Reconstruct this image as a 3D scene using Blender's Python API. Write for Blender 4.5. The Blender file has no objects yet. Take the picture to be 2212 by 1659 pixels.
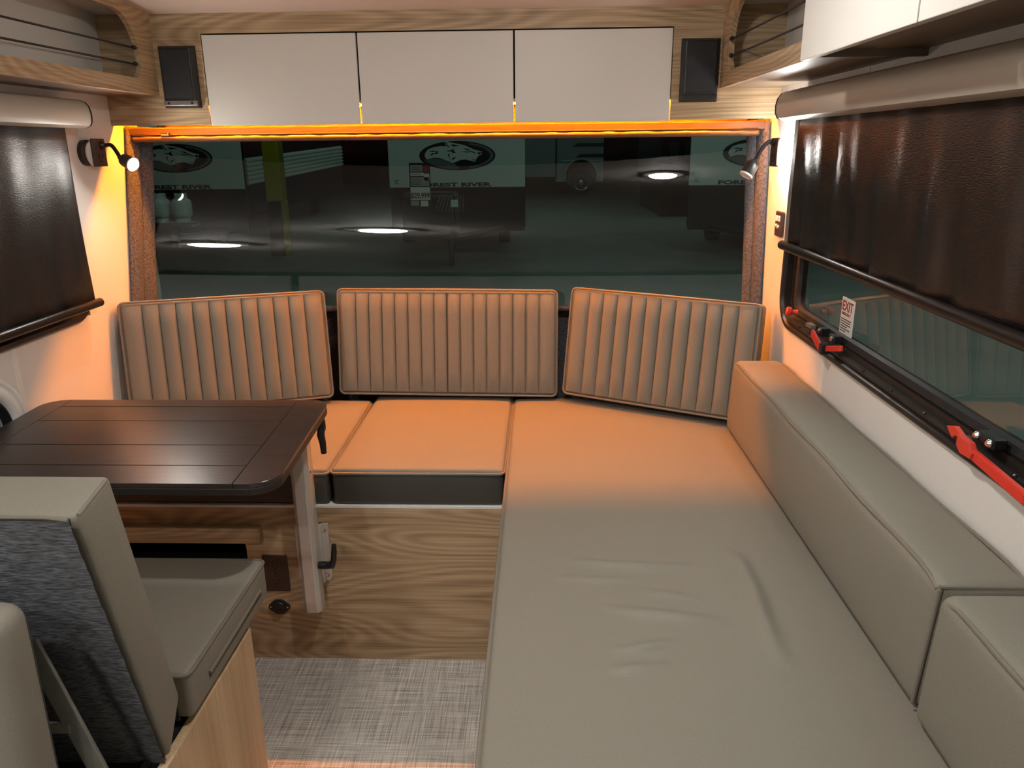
import bpy, math, random
import numpy as np
from mathutils import Matrix, Vector
random.seed(4)
SC = bpy.context.scene
COL = SC.collection
V = lambda *a: np.array(a, float)

# ------------------------------------------------------------------ camera
yaw, pitch, roll = 0.03693, 0.29843, 0.01009
fwd = V(-math.sin(yaw)*math.cos(pitch), math.cos(yaw)*math.cos(pitch), -math.sin(pitch))
rgt = V(math.cos(yaw), math.sin(yaw), 0)
upv = np.cross(rgt, fwd)
r_ = math.cos(roll)*rgt - math.sin(roll)*upv
u_ = math.cos(roll)*upv + math.sin(roll)*rgt
cam = bpy.data.objects.new('camera', bpy.data.cameras.new('camera'))
COL.objects.link(cam)
cam.matrix_world = Matrix(((r_[0], u_[0], -fwd[0], 0), (r_[1], u_[1], -fwd[1], 0), (r_[2], u_[2], -fwd[2], 1.4), (0, 0, 0, 1)))
cam.data.sensor_fit = 'HORIZONTAL'
cam.data.sensor_width = 36
cam.data.lens = 36*1661/2212
cam.data.clip_start = 0.02
SC.camera = cam

# ------------------------------------------------------------------ world, view, showroom light
w = bpy.data.worlds.new('world'); SC.world = w; w.use_nodes = True
w.node_tree.nodes['Background'].inputs[0].default_value = (0.55, 0.75, 0.8, 1)
w.node_tree.nodes['Background'].inputs[1].default_value = 0.004
vs = SC.view_settings
vs.view_transform = 'Standard'; vs.look = 'None'; vs.gamma = 1; vs.use_curve_mapping = False
vs.exposure = 0.0
AMBER = (1.0, 0.26, 0.004)
WHITE = (1.0, 0.98, 0.925)
PUCK_W = 11.5          # watts-like emission per puck light
AMBER_S = 600.0         # emission strength of the amber tape
LAMP_S = 700.0
BASE_S = 115.0
SHOW_W = 130.0

def area_light(name, loc, sx, sy, power, color, label):
    l = bpy.data.lights.new(name, 'AREA'); l.shape = 'RECTANGLE'; l.size = sx; l.size_y = sy
    l.energy = power; l.color = color
    o = bpy.data.objects.new(name, l); COL.objects.link(o); o.location = loc
    return o
area_light('showroom_ceiling_lamp', (-1, 8.5, 5.5), 12, 2, SHOW_W, (0.9, 1.0, 0.97), '')
area_light('showroom_ceiling_lamp', (2, 22, 6.5), 16, 4, SHOW_W*2.2, (0.9, 1.0, 0.97), '')
area_light('showroom_ceiling_lamp', (5, 3, 5.5), 5, 10, SHOW_W*3, (0.9, 1.0, 0.97), '')

# ------------------------------------------------------------------ materials
MATS = {}
def nt(name):
    m = bpy.data.materials.new(name); m.use_nodes = True
    n = m.node_tree.nodes; l = m.node_tree.links
    return m, n, l, n['Principled BSDF']
def lin(*c):
    return tuple((x/255/12.92 if x/255 <= .04045 else ((x/255+.055)/1.055)**2.4) for x in c)+(1,)
def plain(name, col, rough=.5, metal=0, spec=.5, bump=0, bscale=200, var=0, stretch=(1,1,1), coat=0):
    m, n, l, b = nt(name)
    b.inputs['Base Color'].default_value = col
    b.inputs['Roughness'].default_value = rough
    b.inputs['Metallic'].default_value = metal
    b.inputs['Specular IOR Level'].default_value = spec
    b.inputs['Coat Weight'].default_value = coat
    if bump or var:
        tc = n.new('ShaderNodeTexCoord'); mp = n.new('ShaderNodeMapping'); mp.inputs['Scale'].default_value = stretch
        nz = n.new('ShaderNodeTexNoise'); nz.inputs['Scale'].default_value = bscale; nz.inputs['Detail'].default_value = 4
        l.new(tc.outputs['Object'], mp.inputs['Vector']); l.new(mp.outputs[0], nz.inputs['Vector'])
        if bump:
            bp = n.new('ShaderNodeBump'); bp.inputs['Strength'].default_value = bump; bp.inputs['Distance'].default_value = .002
            l.new(nz.outputs['Fac'], bp.inputs['Height']); l.new(bp.outputs[0], b.inputs['Normal'])
        if var:
            rp = n.new('ShaderNodeValToRGB')
            rp.color_ramp.elements[0].color = tuple(c*(1-var) for c in col[:3])+(1,)
            rp.color_ramp.elements[1].color = tuple(min(1, c*(1+var)) for c in col[:3])+(1,)
            rp.color_ramp.elements[0].position = .3; rp.color_ramp.elements[1].position = .7
            l.new(nz.outputs['Fac'], rp.inputs['Fac']); l.new(rp.outputs[0], b.inputs['Base Color'])
    MATS[name] = m
    return m
def wood(name, light, dark, axis, rough=.5, rings=36):
    m, n, l, b = nt(name)
    tc = n.new('ShaderNodeTexCoord')
    def mapped(along, across):
        mp = n.new('ShaderNodeMapping')
        s = [across]*3; s[axis] = along
        mp.inputs['Scale'].default_value = s
        l.new(tc.outputs['Object'], mp.inputs['Vector'])
        return mp
    m1 = mapped(.85, 4.5); nz = n.new('ShaderNodeTexNoise'); nz.inputs['Scale'].default_value = 1; nz.inputs['Detail'].default_value = 1.2; nz.inputs['Roughness'].default_value = .4
    l.new(m1.outputs[0], nz.inputs['Vector'])
    mu = n.new('ShaderNodeMath'); mu.operation = 'MULTIPLY'; mu.inputs[1].default_value = rings*6.28
    l.new(nz.outputs['Fac'], mu.inputs[0])
    sn = n.new('ShaderNodeMath'); sn.operation = 'SINE'; l.new(mu.outputs[0], sn.inputs[0])
    m2 = mapped(3, 330); n2 = n.new('ShaderNodeTexNoise'); n2.inputs['Scale'].default_value = 1; n2.inputs['Detail'].default_value = 5
    l.new(m2.outputs[0], n2.inputs['Vector'])
    m3 = mapped(.8, 45); n3 = n.new('ShaderNodeTexNoise'); n3.inputs['Scale'].default_value = 1; n3.inputs['Detail'].default_value = 3
    l.new(m3.outputs[0], n3.inputs['Vector'])
    a = n.new('ShaderNodeMath'); a.operation = 'MULTIPLY_ADD'; a.inputs[1].default_value = .07; a.inputs[2].default_value = -.04
    l.new(sn.outputs[0], a.inputs[0])
    c = n.new('ShaderNodeMath'); c.operation = 'MULTIPLY_ADD'; c.inputs[1].default_value = .62; l.new(n2.outputs['Fac'], c.inputs[0]); l.new(a.outputs[0], c.inputs[2])
    d = n.new('ShaderNodeMath'); d.operation = 'MULTIPLY_ADD'; d.inputs[1].default_value = .26; l.new(n3.outputs['Fac'], d.inputs[0]); l.new(c.outputs[0], d.inputs[2])
    rp = n.new('ShaderNodeValToRGB'); rp.color_ramp.elements[0].color = dark; rp.color_ramp.elements[1].color = light
    rp.color_ramp.elements[0].position = .22; rp.color_ramp.elements[1].position = .56
    l.new(d.outputs[0], rp.inputs['Fac']); l.new(rp.outputs[0], b.inputs['Base Color'])
    b.inputs['Roughness'].default_value = rough
    bp = n.new('ShaderNodeBump'); bp.inputs['Strength'].default_value = .12; bp.inputs['Distance'].default_value = .001
    l.new(n2.outputs['Fac'], bp.inputs['Height']); l.new(bp.outputs[0], b.inputs['Normal'])
    MATS[name] = m
    return m
def emit(name, col, s):
    m, n, l, b = nt(name)
    b.inputs['Base Color'].default_value = (.8, .8, .8, 1)
    b.inputs['Emission Color'].default_value = tuple(col)+(1,)
    b.inputs['Emission Strength'].default_value = s
    MATS[name] = m
    return m
def glass(name, tint, ior=1.5, gain=1.0):
    m, n, l, b = nt(name); n.remove(b)
    out = n['Material Output']
    tr = n.new('ShaderNodeBsdfTransparent'); tr.inputs[0].default_value = tint
    gl = n.new('ShaderNodeBsdfGlossy'); gl.inputs['Roughness'].default_value = .0; gl.inputs[0].default_value = (gain, gain, gain, 1)
    fr = n.new('ShaderNodeFresnel')  # single-surface panes; fr.inputs['IOR'].default_value = ior
    mx = n.new('ShaderNodeMixShader'); l.new(fr.outputs[0], mx.inputs[0]); l.new(tr.outputs[0], mx.inputs[1]); l.new(gl.outputs[0], mx.inputs[2])
    l.new(mx.outputs[0], out.inputs['Surface'])
    MATS[name] = m
    return m

OAK_L, OAK_D = lin(196, 170, 136), lin(140, 114, 84)
wood('oak_x', OAK_L, OAK_D, 0)
wood('header_wood', lin(100, 72, 50), lin(66, 44, 30), 0)
wood('oak_y', OAK_L, OAK_D, 1)
wood('oak_z', lin(214, 186, 150), lin(176, 146, 110), 2, rings=6)
plain('dark_table', lin(54, 45, 41), .30, var=.35, bscale=3, stretch=(3, 60, 60), bump=.08)
plain('table_edge', lin(38, 30, 27), .5)
plain('vinyl', lin(130, 125, 114), .56, spec=.3, bump=.12, bscale=420, var=.06)
plain('vinyl_piping', lin(120, 113, 102), .45)
plain('charcoal_vinyl', lin(64, 64, 60), .42, bump=.1, bscale=380)
plain('carpet', lin(84, 86, 92), .95, bump=1.0, bscale=160, var=.45, spec=.1)
plain('carpet_seat', lin(94, 96, 101), .95, bump=1.0, bscale=190, var=.5, spec=.1, stretch=(.35, 1, 1.6))
plain('white_laminate', lin(212, 208, 202), .42)
plain('white_wall', lin(222, 218, 212), .6, bump=.3, bscale=260, stretch=(1, 1.6, .7), var=.02)
plain('batten', lin(228, 225, 219), .55)
plain('ceiling_white', lin(222, 212, 204), .6)
plain('cover_taupe', lin(176, 166, 153), .45, bump=.03, bscale=300)
plain('black_plastic', lin(24, 24, 26), .4)
plain('speaker_grille', lin(30, 32, 37), .75, bump=.5, bscale=900)
plain('speaker_strip', lin(120, 115, 110), .35, metal=.3)
plain('brown_plate', lin(62, 50, 44), .5)
plain('outlet_brown', lin(58, 43, 36), .42)
plain('black_metal', lin(26, 24, 23), .32, metal=.2)
plain('window_black', lin(30, 25, 22), .38)
plain('rubber', lin(14, 14, 14), .6)
plain('aluminium', lin(206, 203, 198), .42, metal=.45)
plain('steel_bar', lin(140, 142, 136), .42, metal=.6, var=.1, bscale=40)
plain('chrome', lin(210, 210, 210), .2, metal=1)
plain('red_plastic', lin(214, 60, 44), .42)
plain('sticker_white', lin(214, 208, 200), .5)
plain('sticker_red', lin(150, 40, 36), .5)
plain('ink', lin(40, 38, 38), .6)
plain('tag_white', lin(236, 232, 226), .5)
plain('ivory_plastic', lin(226, 224, 220), .45)
plain('hollow_shade', lin(10, 9, 9), .9)  # near-black stands in for the shade inside hollows
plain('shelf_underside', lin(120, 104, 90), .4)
plain('header_film', lin(104, 76, 54), .45, bump=.5, bscale=26, stretch=(.5, 1, 3))
plain('blue_glass', lin(120, 145, 165), .15)
plain('grey_edge', lin(110, 110, 106), .7, bump=.6, bscale=300)
plain('trailer_white', lin(205, 214, 208), .35)
plain('trailer_black', lin(20, 20, 23), .4)
plain('emblem_navy', lin(26, 27, 40), .4)
plain('emblem_grey', lin(104, 112, 114), .4)
plain('post_yellow', lin(150, 146, 14), .5)
plain('showroom_floor', lin(120, 128, 122), .35, var=.12, bscale=1.2)
plain('tank_white', lin(196, 204, 200), .35)
plain('navy_paint', lin(20, 22, 40), .4)
plain('motorhome_silver', lin(150, 170, 172), .35)
plain('motorhome_dark', lin(40, 60, 66), .4)
plain('print_grey', lin(150, 146, 146), .6)
plain('print_red', lin(120, 30, 34), .6)
plain('print_dark', lin(40, 24, 26), .6)
emit('amber_tape', AMBER, AMBER_S)
emit('puck_glow', WHITE, 1)
emit('lamp_glow', (1.0, .95, .86), LAMP_S)
emit('base_glow', (1.0, .97, .90), BASE_S)
glass('front_glass', (.30, .40, .355, 1), 1.55)
glass('side_glass', (.36, .42, .39, 1), 1.45)

# woven linen floor
m, n, l, b = nt('linen_floor'); MATS['linen_floor'] = m
tc = n.new('ShaderNodeTexCoord'); outs = []
for sc in ((5, 640, 1), (640, 5, 1), (8, 250, 1), (250, 8, 1)):
    mp = n.new('ShaderNodeMapping'); mp.inputs['Scale'].default_value = sc
    nz = n.new('ShaderNodeTexNoise'); nz.inputs['Scale'].default_value = 1; nz.inputs['Detail'].default_value = 3
    l.new(tc.outputs['Object'], mp.inputs[0]); l.new(mp.outputs[0], nz.inputs['Vector']); outs.append(nz.outputs['Fac'])
acc = outs[0]
for o in outs[1:]:
    ad = n.new('ShaderNodeMath'); ad.operation = 'ADD'; l.new(acc, ad.inputs[0]); l.new(o, ad.inputs[1]); acc = ad.outputs[0]
rp = n.new('ShaderNodeValToRGB')
dv = n.new('ShaderNodeMath'); dv.operation = 'MULTIPLY'; dv.inputs[1].default_value = .25; l.new(acc, dv.inputs[0]); l.new(dv.outputs[0], rp.inputs['Fac'])
rp.color_ramp.elements[0].position = .39; rp.color_ramp.elements[1].position = .61
rp.color_ramp.elements[0].color = lin(118, 114, 108); rp.color_ramp.elements[1].color = lin(232, 228, 220)
l.new(rp.outputs[0], b.inputs['Base Color']); b.inputs['Roughness'].default_value = .55

# blackout cloth with fine horizontal weave
def cloth(name, col, rough):
    m, n, l, b = nt(name); MATS[name] = m
    b.inputs['Base Color'].default_value = col; b.inputs['Roughness'].default_value = rough
    tc = n.new('ShaderNodeTexCoord'); mp = n.new('ShaderNodeMapping'); mp.inputs['Scale'].default_value = (1, 90, 420)
    nz = n.new('ShaderNodeTexNoise'); nz.inputs['Scale'].default_value = 1; nz.inputs['Detail'].default_value = 4
    l.new(tc.outputs['Object'], mp.inputs[0]); l.new(mp.outputs[0], nz.inputs['Vector'])
    bp = n.new('ShaderNodeBump'); bp.inputs['Strength'].default_value = .7; bp.inputs['Distance'].default_value = .0012
    l.new(nz.outputs['Fac'], bp.inputs['Height']); l.new(bp.outputs[0], b.inputs['Normal'])
cloth('blackout_cloth', lin(30, 25, 23), .27)
cloth('matte_blackout_cloth', lin(30, 25, 23), .42)

# ------------------------------------------------------------------ helpers
def root_of(o):
    while o.parent: o = o.parent
    return o
def tag(o, label, cat, group=None):
    o['label'] = label; o['category'] = cat
    if group: o['group'] = group
    return o
def struct(o):
    o['kind'] = 'structure'; return o
def thing(name, loc, label=None, cat=None, group=None):
    o = bpy.data.objects.new(name, None); COL.objects.link(o); o.location = loc
    o.empty_display_size = .05
    if label: tag(o, label, cat, group)
    return o
def unit(v):
    return v/np.linalg.norm(v)

class MB:
    def __init__(s): s.v = []; s.f = []
    def add(s, vs, fs):
        k = len(s.v); s.v += [tuple(map(float, p)) for p in vs]; s.f += [tuple(i+k for i in f) for f in fs]; return s
    def box(s, a, b):
        x0, y0, z0 = np.minimum(a, b); x1, y1, z1 = np.maximum(a, b)
        return s.add([(x0,y0,z0),(x1,y0,z0),(x1,y1,z0),(x0,y1,z0),(x0,y0,z1),(x1,y0,z1),(x1,y1,z1),(x0,y1,z1)],
                     [(0,3,2,1),(4,5,6,7),(0,1,5,4),(1,2,6,5),(2,3,7,6),(3,0,4,7)])
    def obox(s, c, U, W, N, a, b, d):
        """centre, unit axes, half sizes"""
        c, U, W, N = (np.array(q, float) for q in (c, U, W, N))
        P = [c+U*a*i+W*b*j+N*d*k for k in (-1, 1) for j in (-1, 1) for i in (-1, 1)]
        f = [(0,1,3,2),(4,6,7,5),(0,4,5,1),(1,5,7,3),(3,7,6,2),(2,6,4,0)]
        if np.dot(np.cross(U, W), N) < 0: pass
        return s.add(P, f)
    def prism(s, poly, ext):
        n_ = len(poly); e = np.array(ext, float); P = [np.array(p, float) for p in poly]
        s.add(P+[p+e for p in P], [tuple(range(n_))[::-1], tuple(range(n_, 2*n_))]+[(i, (i+1) % n_, n_+(i+1) % n_, n_+i) for i in range(n_)])
        return s
    def tube(s, pts, r, seg=10, closed=False, cap=True):
        P = [np.array(p, float) for p in pts]; n_ = len(P)
        rr = r if hasattr(r, '__len__') else [r]*n_
        T = []
        for i in range(n_):
            a = P[(i-1) % n_] if (closed or i > 0) else P[i]; b_ = P[(i+1) % n_] if (closed or i < n_-1) else P[i]
            T.append(unit(b_-a))
        ref = V(0, 0, 1) if abs(T[0][2]) < .9 else V(1, 0, 0)
        nrm = unit(np.cross(T[0], ref)); k0 = len(s.v); rings = []
        for i in range(n_):
            nrm = unit(nrm-T[i]*np.dot(nrm, T[i])); bn = np.cross(T[i], nrm)
            rings.append([P[i]+rr[i]*(math.cos(2*math.pi*j/seg)*nrm+math.sin(2*math.pi*j/seg)*bn) for j in range(seg)])
        vs = [q for R in rings for q in R]; fs = []
        for i in range(n_ if closed else n_-1):
            a = i*seg; c = ((i+1) % n_)*seg
            for j in range(seg): fs.append((a+j, a+(j+1) % seg, c+(j+1) % seg, c+j))
        if cap and not closed:
            fs += [tuple(range(seg))[::-1], tuple((n_-1)*seg+j for j in range(seg))]
        return s.add(vs, fs)
    def cyl(s, a, b, r0, r1=None, seg=20):
        return s.tube([a, b], [r0, r0 if r1 is None else r1], seg)
    def lathe(s, c, ax, prof, seg=28):
        """prof: (radius, height along ax)"""
        ax = unit(np.array(ax, float)); ref = V(0, 0, 1) if abs(ax[2]) < .9 else V(1, 0, 0)
        u = unit(np.cross(ax, ref)); v = np.cross(ax, u); c = np.array(c, float)
        vs = [c+ax*h+r*(math.cos(2*math.pi*j/seg)*u+math.sin(2*math.pi*j/seg)*v) for r, h in prof for j in range(seg)]
        fs = []
        for i in range(len(prof)-1):
            for j in range(seg): fs.append((i*seg+j, i*seg+(j+1) % seg, (i+1)*seg+(j+1) % seg, (i+1)*seg+j))
        fs += [tuple(range(seg))[::-1], tuple((len(prof)-1)*seg+j for j in range(seg))]
        return s.add(vs, fs)
    def grid(s, fn, nu, nv):
        P = [fn(i/nu, j/nv) for j in range(nv+1) for i in range(nu+1)]
        F = [(j*(nu+1)+i, j*(nu+1)+i+1, (j+1)*(nu+1)+i+1, (j+1)*(nu+1)+i) for j in range(nv) for i in range(nu)]
        return s.add(P, F)
    def build(s, name, mat, parent=None, smooth=False, bevel=0, seg=2, ang=35, solid=0):
        me = bpy.data.meshes.new(name)
        P = np.array(s.v)
        if parent is None:
            org = V((P[:, 0].min()+P[:, 0].max())/2, (P[:, 1].min()+P[:, 1].max())/2, P[:, 2].min())
        else:
            org = np.array(root_of(parent).location)
        me.from_pydata([tuple(p) for p in P-org], [], s.f)
        o = bpy.data.objects.new(name, me); COL.objects.link(o)
        if parent is None: o.location = org
        else: o.parent = parent
        me.materials.append(MATS[mat] if isinstance(mat, str) else mat)
        import bmesh
        bm = bmesh.new(); bm.from_mesh(me); bmesh.ops.recalc_face_normals(bm, faces=bm.faces); bm.to_mesh(me); bm.free()
        if smooth:
            me.shade_smooth()
            me.set_sharp_from_angle(angle=math.radians(ang))
        if solid:
            sm = o.modifiers.new('thick', 'SOLIDIFY'); sm.thickness = solid; sm.offset = 0
        if bevel:
            bv = o.modifiers.new('bevel', 'BEVEL'); bv.width = bevel; bv.segments = seg; bv.limit_method = 'ANGLE'; bv.angle_limit = math.radians(40)
            bv.harden_normals = False
        return o
def bx(name, a, b, mat, parent=None, bevel=0, seg=2):
    return MB().box(a, b).build(name, mat, parent, bevel=bevel, seg=seg)

def rrect(w, h, r, n=6):
    """rounded rectangle outline centred on 0, ccw"""
    P = []
    for cx, cy, a0 in ((w/2-r, h/2-r, 0), (-w/2+r, h/2-r, 90), (-w/2+r, -h/2+r, 180), (w/2-r, -h/2+r, 270)):
        for k in range(n+1):
            a = math.radians(a0+90*k/n); P.append((cx+r*math.cos(a), cy+r*math.sin(a)))
    return P

def cushion(O, U, W, N, a, b, c, r, n=(10, 10, 4), puff=(0, 0), fn=None):
    """rounded box; O = centre, axes U,W,N with half sizes a,b,c; puff[0] bulges +N, puff[1] bulges all sides"""
    def coords(h, k):
        e = [-h, -h+r*.2, -h+r*.6, -h+r]
        m_ = [(-h+r)+(2*h-2*r)*i/k for i in range(1, k)]
        return e+m_+[h-r, h-r*.6, h-r*.2, h]
    A, B, Cc = coords(a, n[0]), coords(b, n[1]), coords(c, n[2])
    na, nb, nc = len(A)-1, len(B)-1, len(Cc)-1
    idx = {}; P = []; F = []
    hs = np.array([a, b, c])
    def vid(i, j, k):
        if (i, j, k) in idx: return idx[(i, j, k)]
        p = np.array([A[i], B[j], Cc[k]]); q = np.clip(p, -(hs-r), hs-r); d = p-q; L = np.linalg.norm(d)
        if L > 1e-9: p = q+d/L*r
        u, v, t = p/hs
        if puff[0]: p[2] += puff[0]*(1-u**4)*(1-v**4)*(.5+.5*t)
        if puff[1]:
            p[0] += puff[1]*u*(1-v**2)*(1-t**2); p[1] += puff[1]*v*(1-u**2)*(1-t**2)
        if fn: p = fn(p, (u, v, t))
        idx[(i, j, k)] = len(P); P.append(O+U*p[0]+W*p[1]+N*p[2]); return idx[(i, j, k)]
    for i in range(na):
        for j in range(nb):
            F.append((vid(i,j,0), vid(i,j+1,0), vid(i+1,j+1,0), vid(i+1,j,0)))
            F.append((vid(i,j,nc), vid(i+1,j,nc), vid(i+1,j+1,nc), vid(i,j+1,nc)))
    for i in range(na):
        for k in range(nc):
            F.append((vid(i,0,k), vid(i+1,0,k), vid(i+1,0,k+1), vid(i,0,k+1)))
            F.append((vid(i,nb,k), vid(i,nb,k+1), vid(i+1,nb,k+1), vid(i+1,nb,k)))
    for j in range(nb):
        for k in range(nc):
            F.append((vid(0,j,k), vid(0,j,k+1), vid(0,j+1,k+1), vid(0,j+1,k)))
            F.append((vid(na,j,k), vid(na,j+1,k), vid(na,j+1,k+1), vid(na,j,k+1)))
    return MB().add(P, F)

def text(name, s, size, org, xd, yd, mat, parent, depth=.001, xs=1.0, bold=0, align='LEFT', fit=None):
    cu = bpy.data.curves.new('t', 'FONT'); cu.body = s; cu.size = size; cu.offset = bold; cu.align_x = align; cu.extrude = depth/2; cu.resolution_u = 3
    o = bpy.data.objects.new('t', cu); COL.objects.link(o)
    dg = bpy.context.evaluated_depsgraph_get(); dg.update()
    me = bpy.data.meshes.new_from_object(o.evaluated_get(dg))
    P = np.array([v.co for v in me.vertices]); F = [tuple(p.vertices) for p in me.polygons]
    bpy.data.objects.remove(o); bpy.data.curves.remove(cu); bpy.data.meshes.remove(me)
    if fit: xs = fit/(P[:, 0].max()-P[:, 0].min()); P[:, 0] -= P[:, 0].min()
    xd, yd = unit(np.array(xd, float)), unit(np.array(yd, float)); zd = np.cross(xd, yd)
    Q = np.array(org, float)+np.outer(P[:, 0]*xs, xd)+np.outer(P[:, 1], yd)+np.outer(P[:, 2], zd)
    return MB().add(Q, F).build(name, mat, parent)

def copy_tree(o, parent=None):
    c = o.copy(); COL.objects.link(c); c.parent = parent
    for ch in [x for x in bpy.data.objects if x.parent == o]: copy_tree(ch, c)
    return c

# ================================================================== SETTING
XL, XR = -1.31, 0.71
YR = -1.7                       # rear wall
X0 = -0.30
def G(x, z, off=0):             # curved, leaning front glazing / nose
    return 2.66+.2*(max(z, .86)-.95)-.14*((x-X0)/.97)**2+off
def ceil_z(y): return 1.785+.06*min(2.44, max(0, 2.44-y))

struct(bx('floor', (XL-.05, YR, -.03), (XR+.05, 2.75, 0), 'linen_floor'))
m_ = MB()
m_.prism([(XL-.05, YR-.05, 1.9314), (XL-.05, 0, 1.9314), (XL-.05, 2.85, 1.7604), (XL-.05, 2.85, 1.80), (XL-.05, 0, 1.97), (XL-.05, YR-.05, 1.97)], (XR-XL+.1, 0, 0))
struct(m_.build('ceiling', 'ceiling_white'))
struct(bx('wall_rear', (XL-.04, YR-.04, 0), (XR+.04, YR, 1.96), 'white_wall'))

# right wall around the long window
WR = dict(y0=.478, y1=2.235, z0=.906, z1=1.49)
m_ = MB()
m_.box((XR, YR, 0), (XR+.04, 2.60, WR['z0'])); m_.box((XR, YR, WR['z1']), (XR+.04, 2.85, 1.96))
m_.box((XR, YR, WR['z0']), (XR+.04, WR['y0'], WR['z1'])); m_.box((XR, WR['y1'], WR['z0']), (XR+.04, 2.60, WR['z1']))
wall_right = struct(m_.build('wall_right', 'white_wall'))
bx('batten', (XR-.0015, 1.868, .45), (XR, 1.892, WR['z0']), 'batten', wall_right, bevel=.0007, seg=1)
bx('batten', (XR-.0015, 1.80, WR['z1']), (XR, 1.822, 1.57), 'batten', wall_right, bevel=.0007, seg=1)
bx('batten', (XR-.0015, .60, .45), (XR, .624, WR['z0']), 'batten', wall_right, bevel=.0007, seg=1)

# left wall around window and porthole
WL = dict(y0=.708, y1=2.164, z0=.944, z1=1.49)
PH = dict(y=1.650, z=.745)
m_ = MB()
a = .10
m_.box((XL-.04, YR, 0), (XL, 2.60, PH['z']-a)); m_.box((XL-.04, YR, PH['z']-a), (XL, PH['y']-a, PH['z']+a)); m_.box((XL-.04, PH['y']+a, PH['z']-a), (XL, 2.60, PH['z']+a))
m_.box((XL-.04, YR, PH['z']+a), (XL, 2.60, WL['z0'])); m_.box((XL-.04, YR, WL['z1']), (XL, 2.85, 1.96))
m_.box((XL-.04, YR, WL['z0']), (XL, WL['y0'], WL['z1'])); m_.box((XL-.04, WL['y1'], WL['z0']), (XL, 2.60, WL['z1']))
wall_left = struct(m_.build('wall_left', 'white_wall'))
bx('batten', (XL, 1.80, .45), (XL+.0015, 1.822, WL['z0']), 'batten', wall_left, bevel=.0007, seg=1)

# front (nose) wall below and above the glass
m_ = MB()
nx = 24
def fw(z0, z1, o0, o1):
    for o in (0,):
        P = []
        for i in range(nx+1):
            x = XL-.04+(XR-XL+.08)*i/nx
            P += [(x, G(x, z0)+o0, z0), (x, G(x, z1)+o0, z1), (x, G(x, z1)+o1, z1), (x, G(x, z0)+o1, z0)]
        F = []
        for i in range(nx):
            for k in range(4): F.append((i*4+k, i*4+(k+1) % 4, i*4+4+(k+1) % 4, i*4+4+k))
        F += [(0, 1, 2, 3), (nx*4+3, nx*4+2, nx*4+1, nx*4)]
        m_.add(P, F)
fw(-.03, .86, 0.0, .04)
m_.box((XL-.04, 2.82, 1.44), (XR+.04, 2.85, 1.85))
wall_front = struct(m_.build('wall_front', 'carpet'))

# window_1 : curved front glass with carpeted jambs
win1 = struct(thing('window_1', (X0, 2.68, .86)))
GLX0, GLX1 = -1.305, .700
MB().grid(lambda u, v: (GLX0+(GLX1-GLX0)*u, G(GLX0+(GLX1-GLX0)*u, .86+.60*v), .86+.60*v), 40, 10).build('pane', 'front_glass', win1, smooth=True, ang=60)
def jamb(pts_bot, pts_top, name='carpet_jamb'):
    """pts: outer->inner (x,y) at z .86 and 1.47; two carpet rolls with a groove"""
    def f(u, v):
        z = .84+.635*v
        A = np.array(pts_bot[0])*(1-v)+np.array(pts_top[0])*v; B = np.array(pts_bot[1])*(1-v)+np.array(pts_top[1])*v
        d = B-A; nn = np.array([d[1], -d[0]]); nn = nn/np.linalg.norm(nn)
        if nn[1] > 0: nn = -nn
        h = .010*abs(math.sin(2*math.pi*u))**.6
        p = A+d*u+nn*h
        return (p[0], p[1], z)
    o = MB().grid(f, 24, 30).build(name, 'carpet', win1, smooth=True, ang=80)
    o.modifiers.new('t', 'SOLIDIFY').thickness = .004
    return o
jamb(((-1.306, 2.365), (-1.292, 2.50)), ((-1.306, 2.512), (-1.280, 2.63)))
jamb(((.706, 2.435), (.668, 2.50)), ((.706, 2.510), (.668, 2.62)))
# carpeted sill behind the cushions
MB().grid(lambda u, v: (XL+.01+(XR-XL-.02)*u, G(XL+.01+(XR-XL-.02)*u, .875)-.05*(1-v), .872+.006*math.sin(math.pi*v)), 40, 4).build('carpet_sill', 'carpet', win1, smooth=True, solid=.01)

# ================================================================== FRONT OVERHEAD CABINET
YF = 2.44
ZB, ZT = 1.475, ceil_z(2.44)+.004
cab = thing('overhead_cabinet', (X0, 2.6, ZB), 'long oak overhead cabinet with three white flap doors above the rear window', 'cabinet')
DX0, DX1, DZ1 = -1.001, .389, 1.730
m_ = MB()
m_.box((XL, YF, ZB), (DX0, YF+.015, ZT)); m_.box((DX1, YF, ZB), (XR, YF+.015, ZT)); m_.box((DX0, YF, DZ1), (DX1, YF+.015, ZT))
m_.build('face_frame', 'oak_x', cab)
m_ = MB()
m_.box((XL, YF+.015, 1.531), (XR, 2.82, 1.541))
m_.box((XL, 2.80, 1.471), (XR, 2.82, 1.531))
m_.build('bottom_panel', 'oak_x', cab)
bx('interior_shade', (DX0-.03, YF+.045, 1.541), (DX1+.03, YF+.05, ZT), 'hollow_shade', cab)  # near-black sheet behind the door gaps, painted shade of the cabinet inside
gap = .0026
w3 = (DX1-DX0)/3
for k in range(3):
    d = bx('door', (DX0+w3*k+gap, YF-.001, 1.472), (DX0+w3*(k+1)-gap, YF+.011, DZ1-.004), 'white_laminate', cab, bevel=.0012)
led = bx('led_tape', (-1.24, 2.4935, 1.5265), (.64, 2.5015, 1.5305), 'amber_tape')
tag(led, 'glowing amber LED tape behind the cabinet doors above the window', 'led strip')

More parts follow.
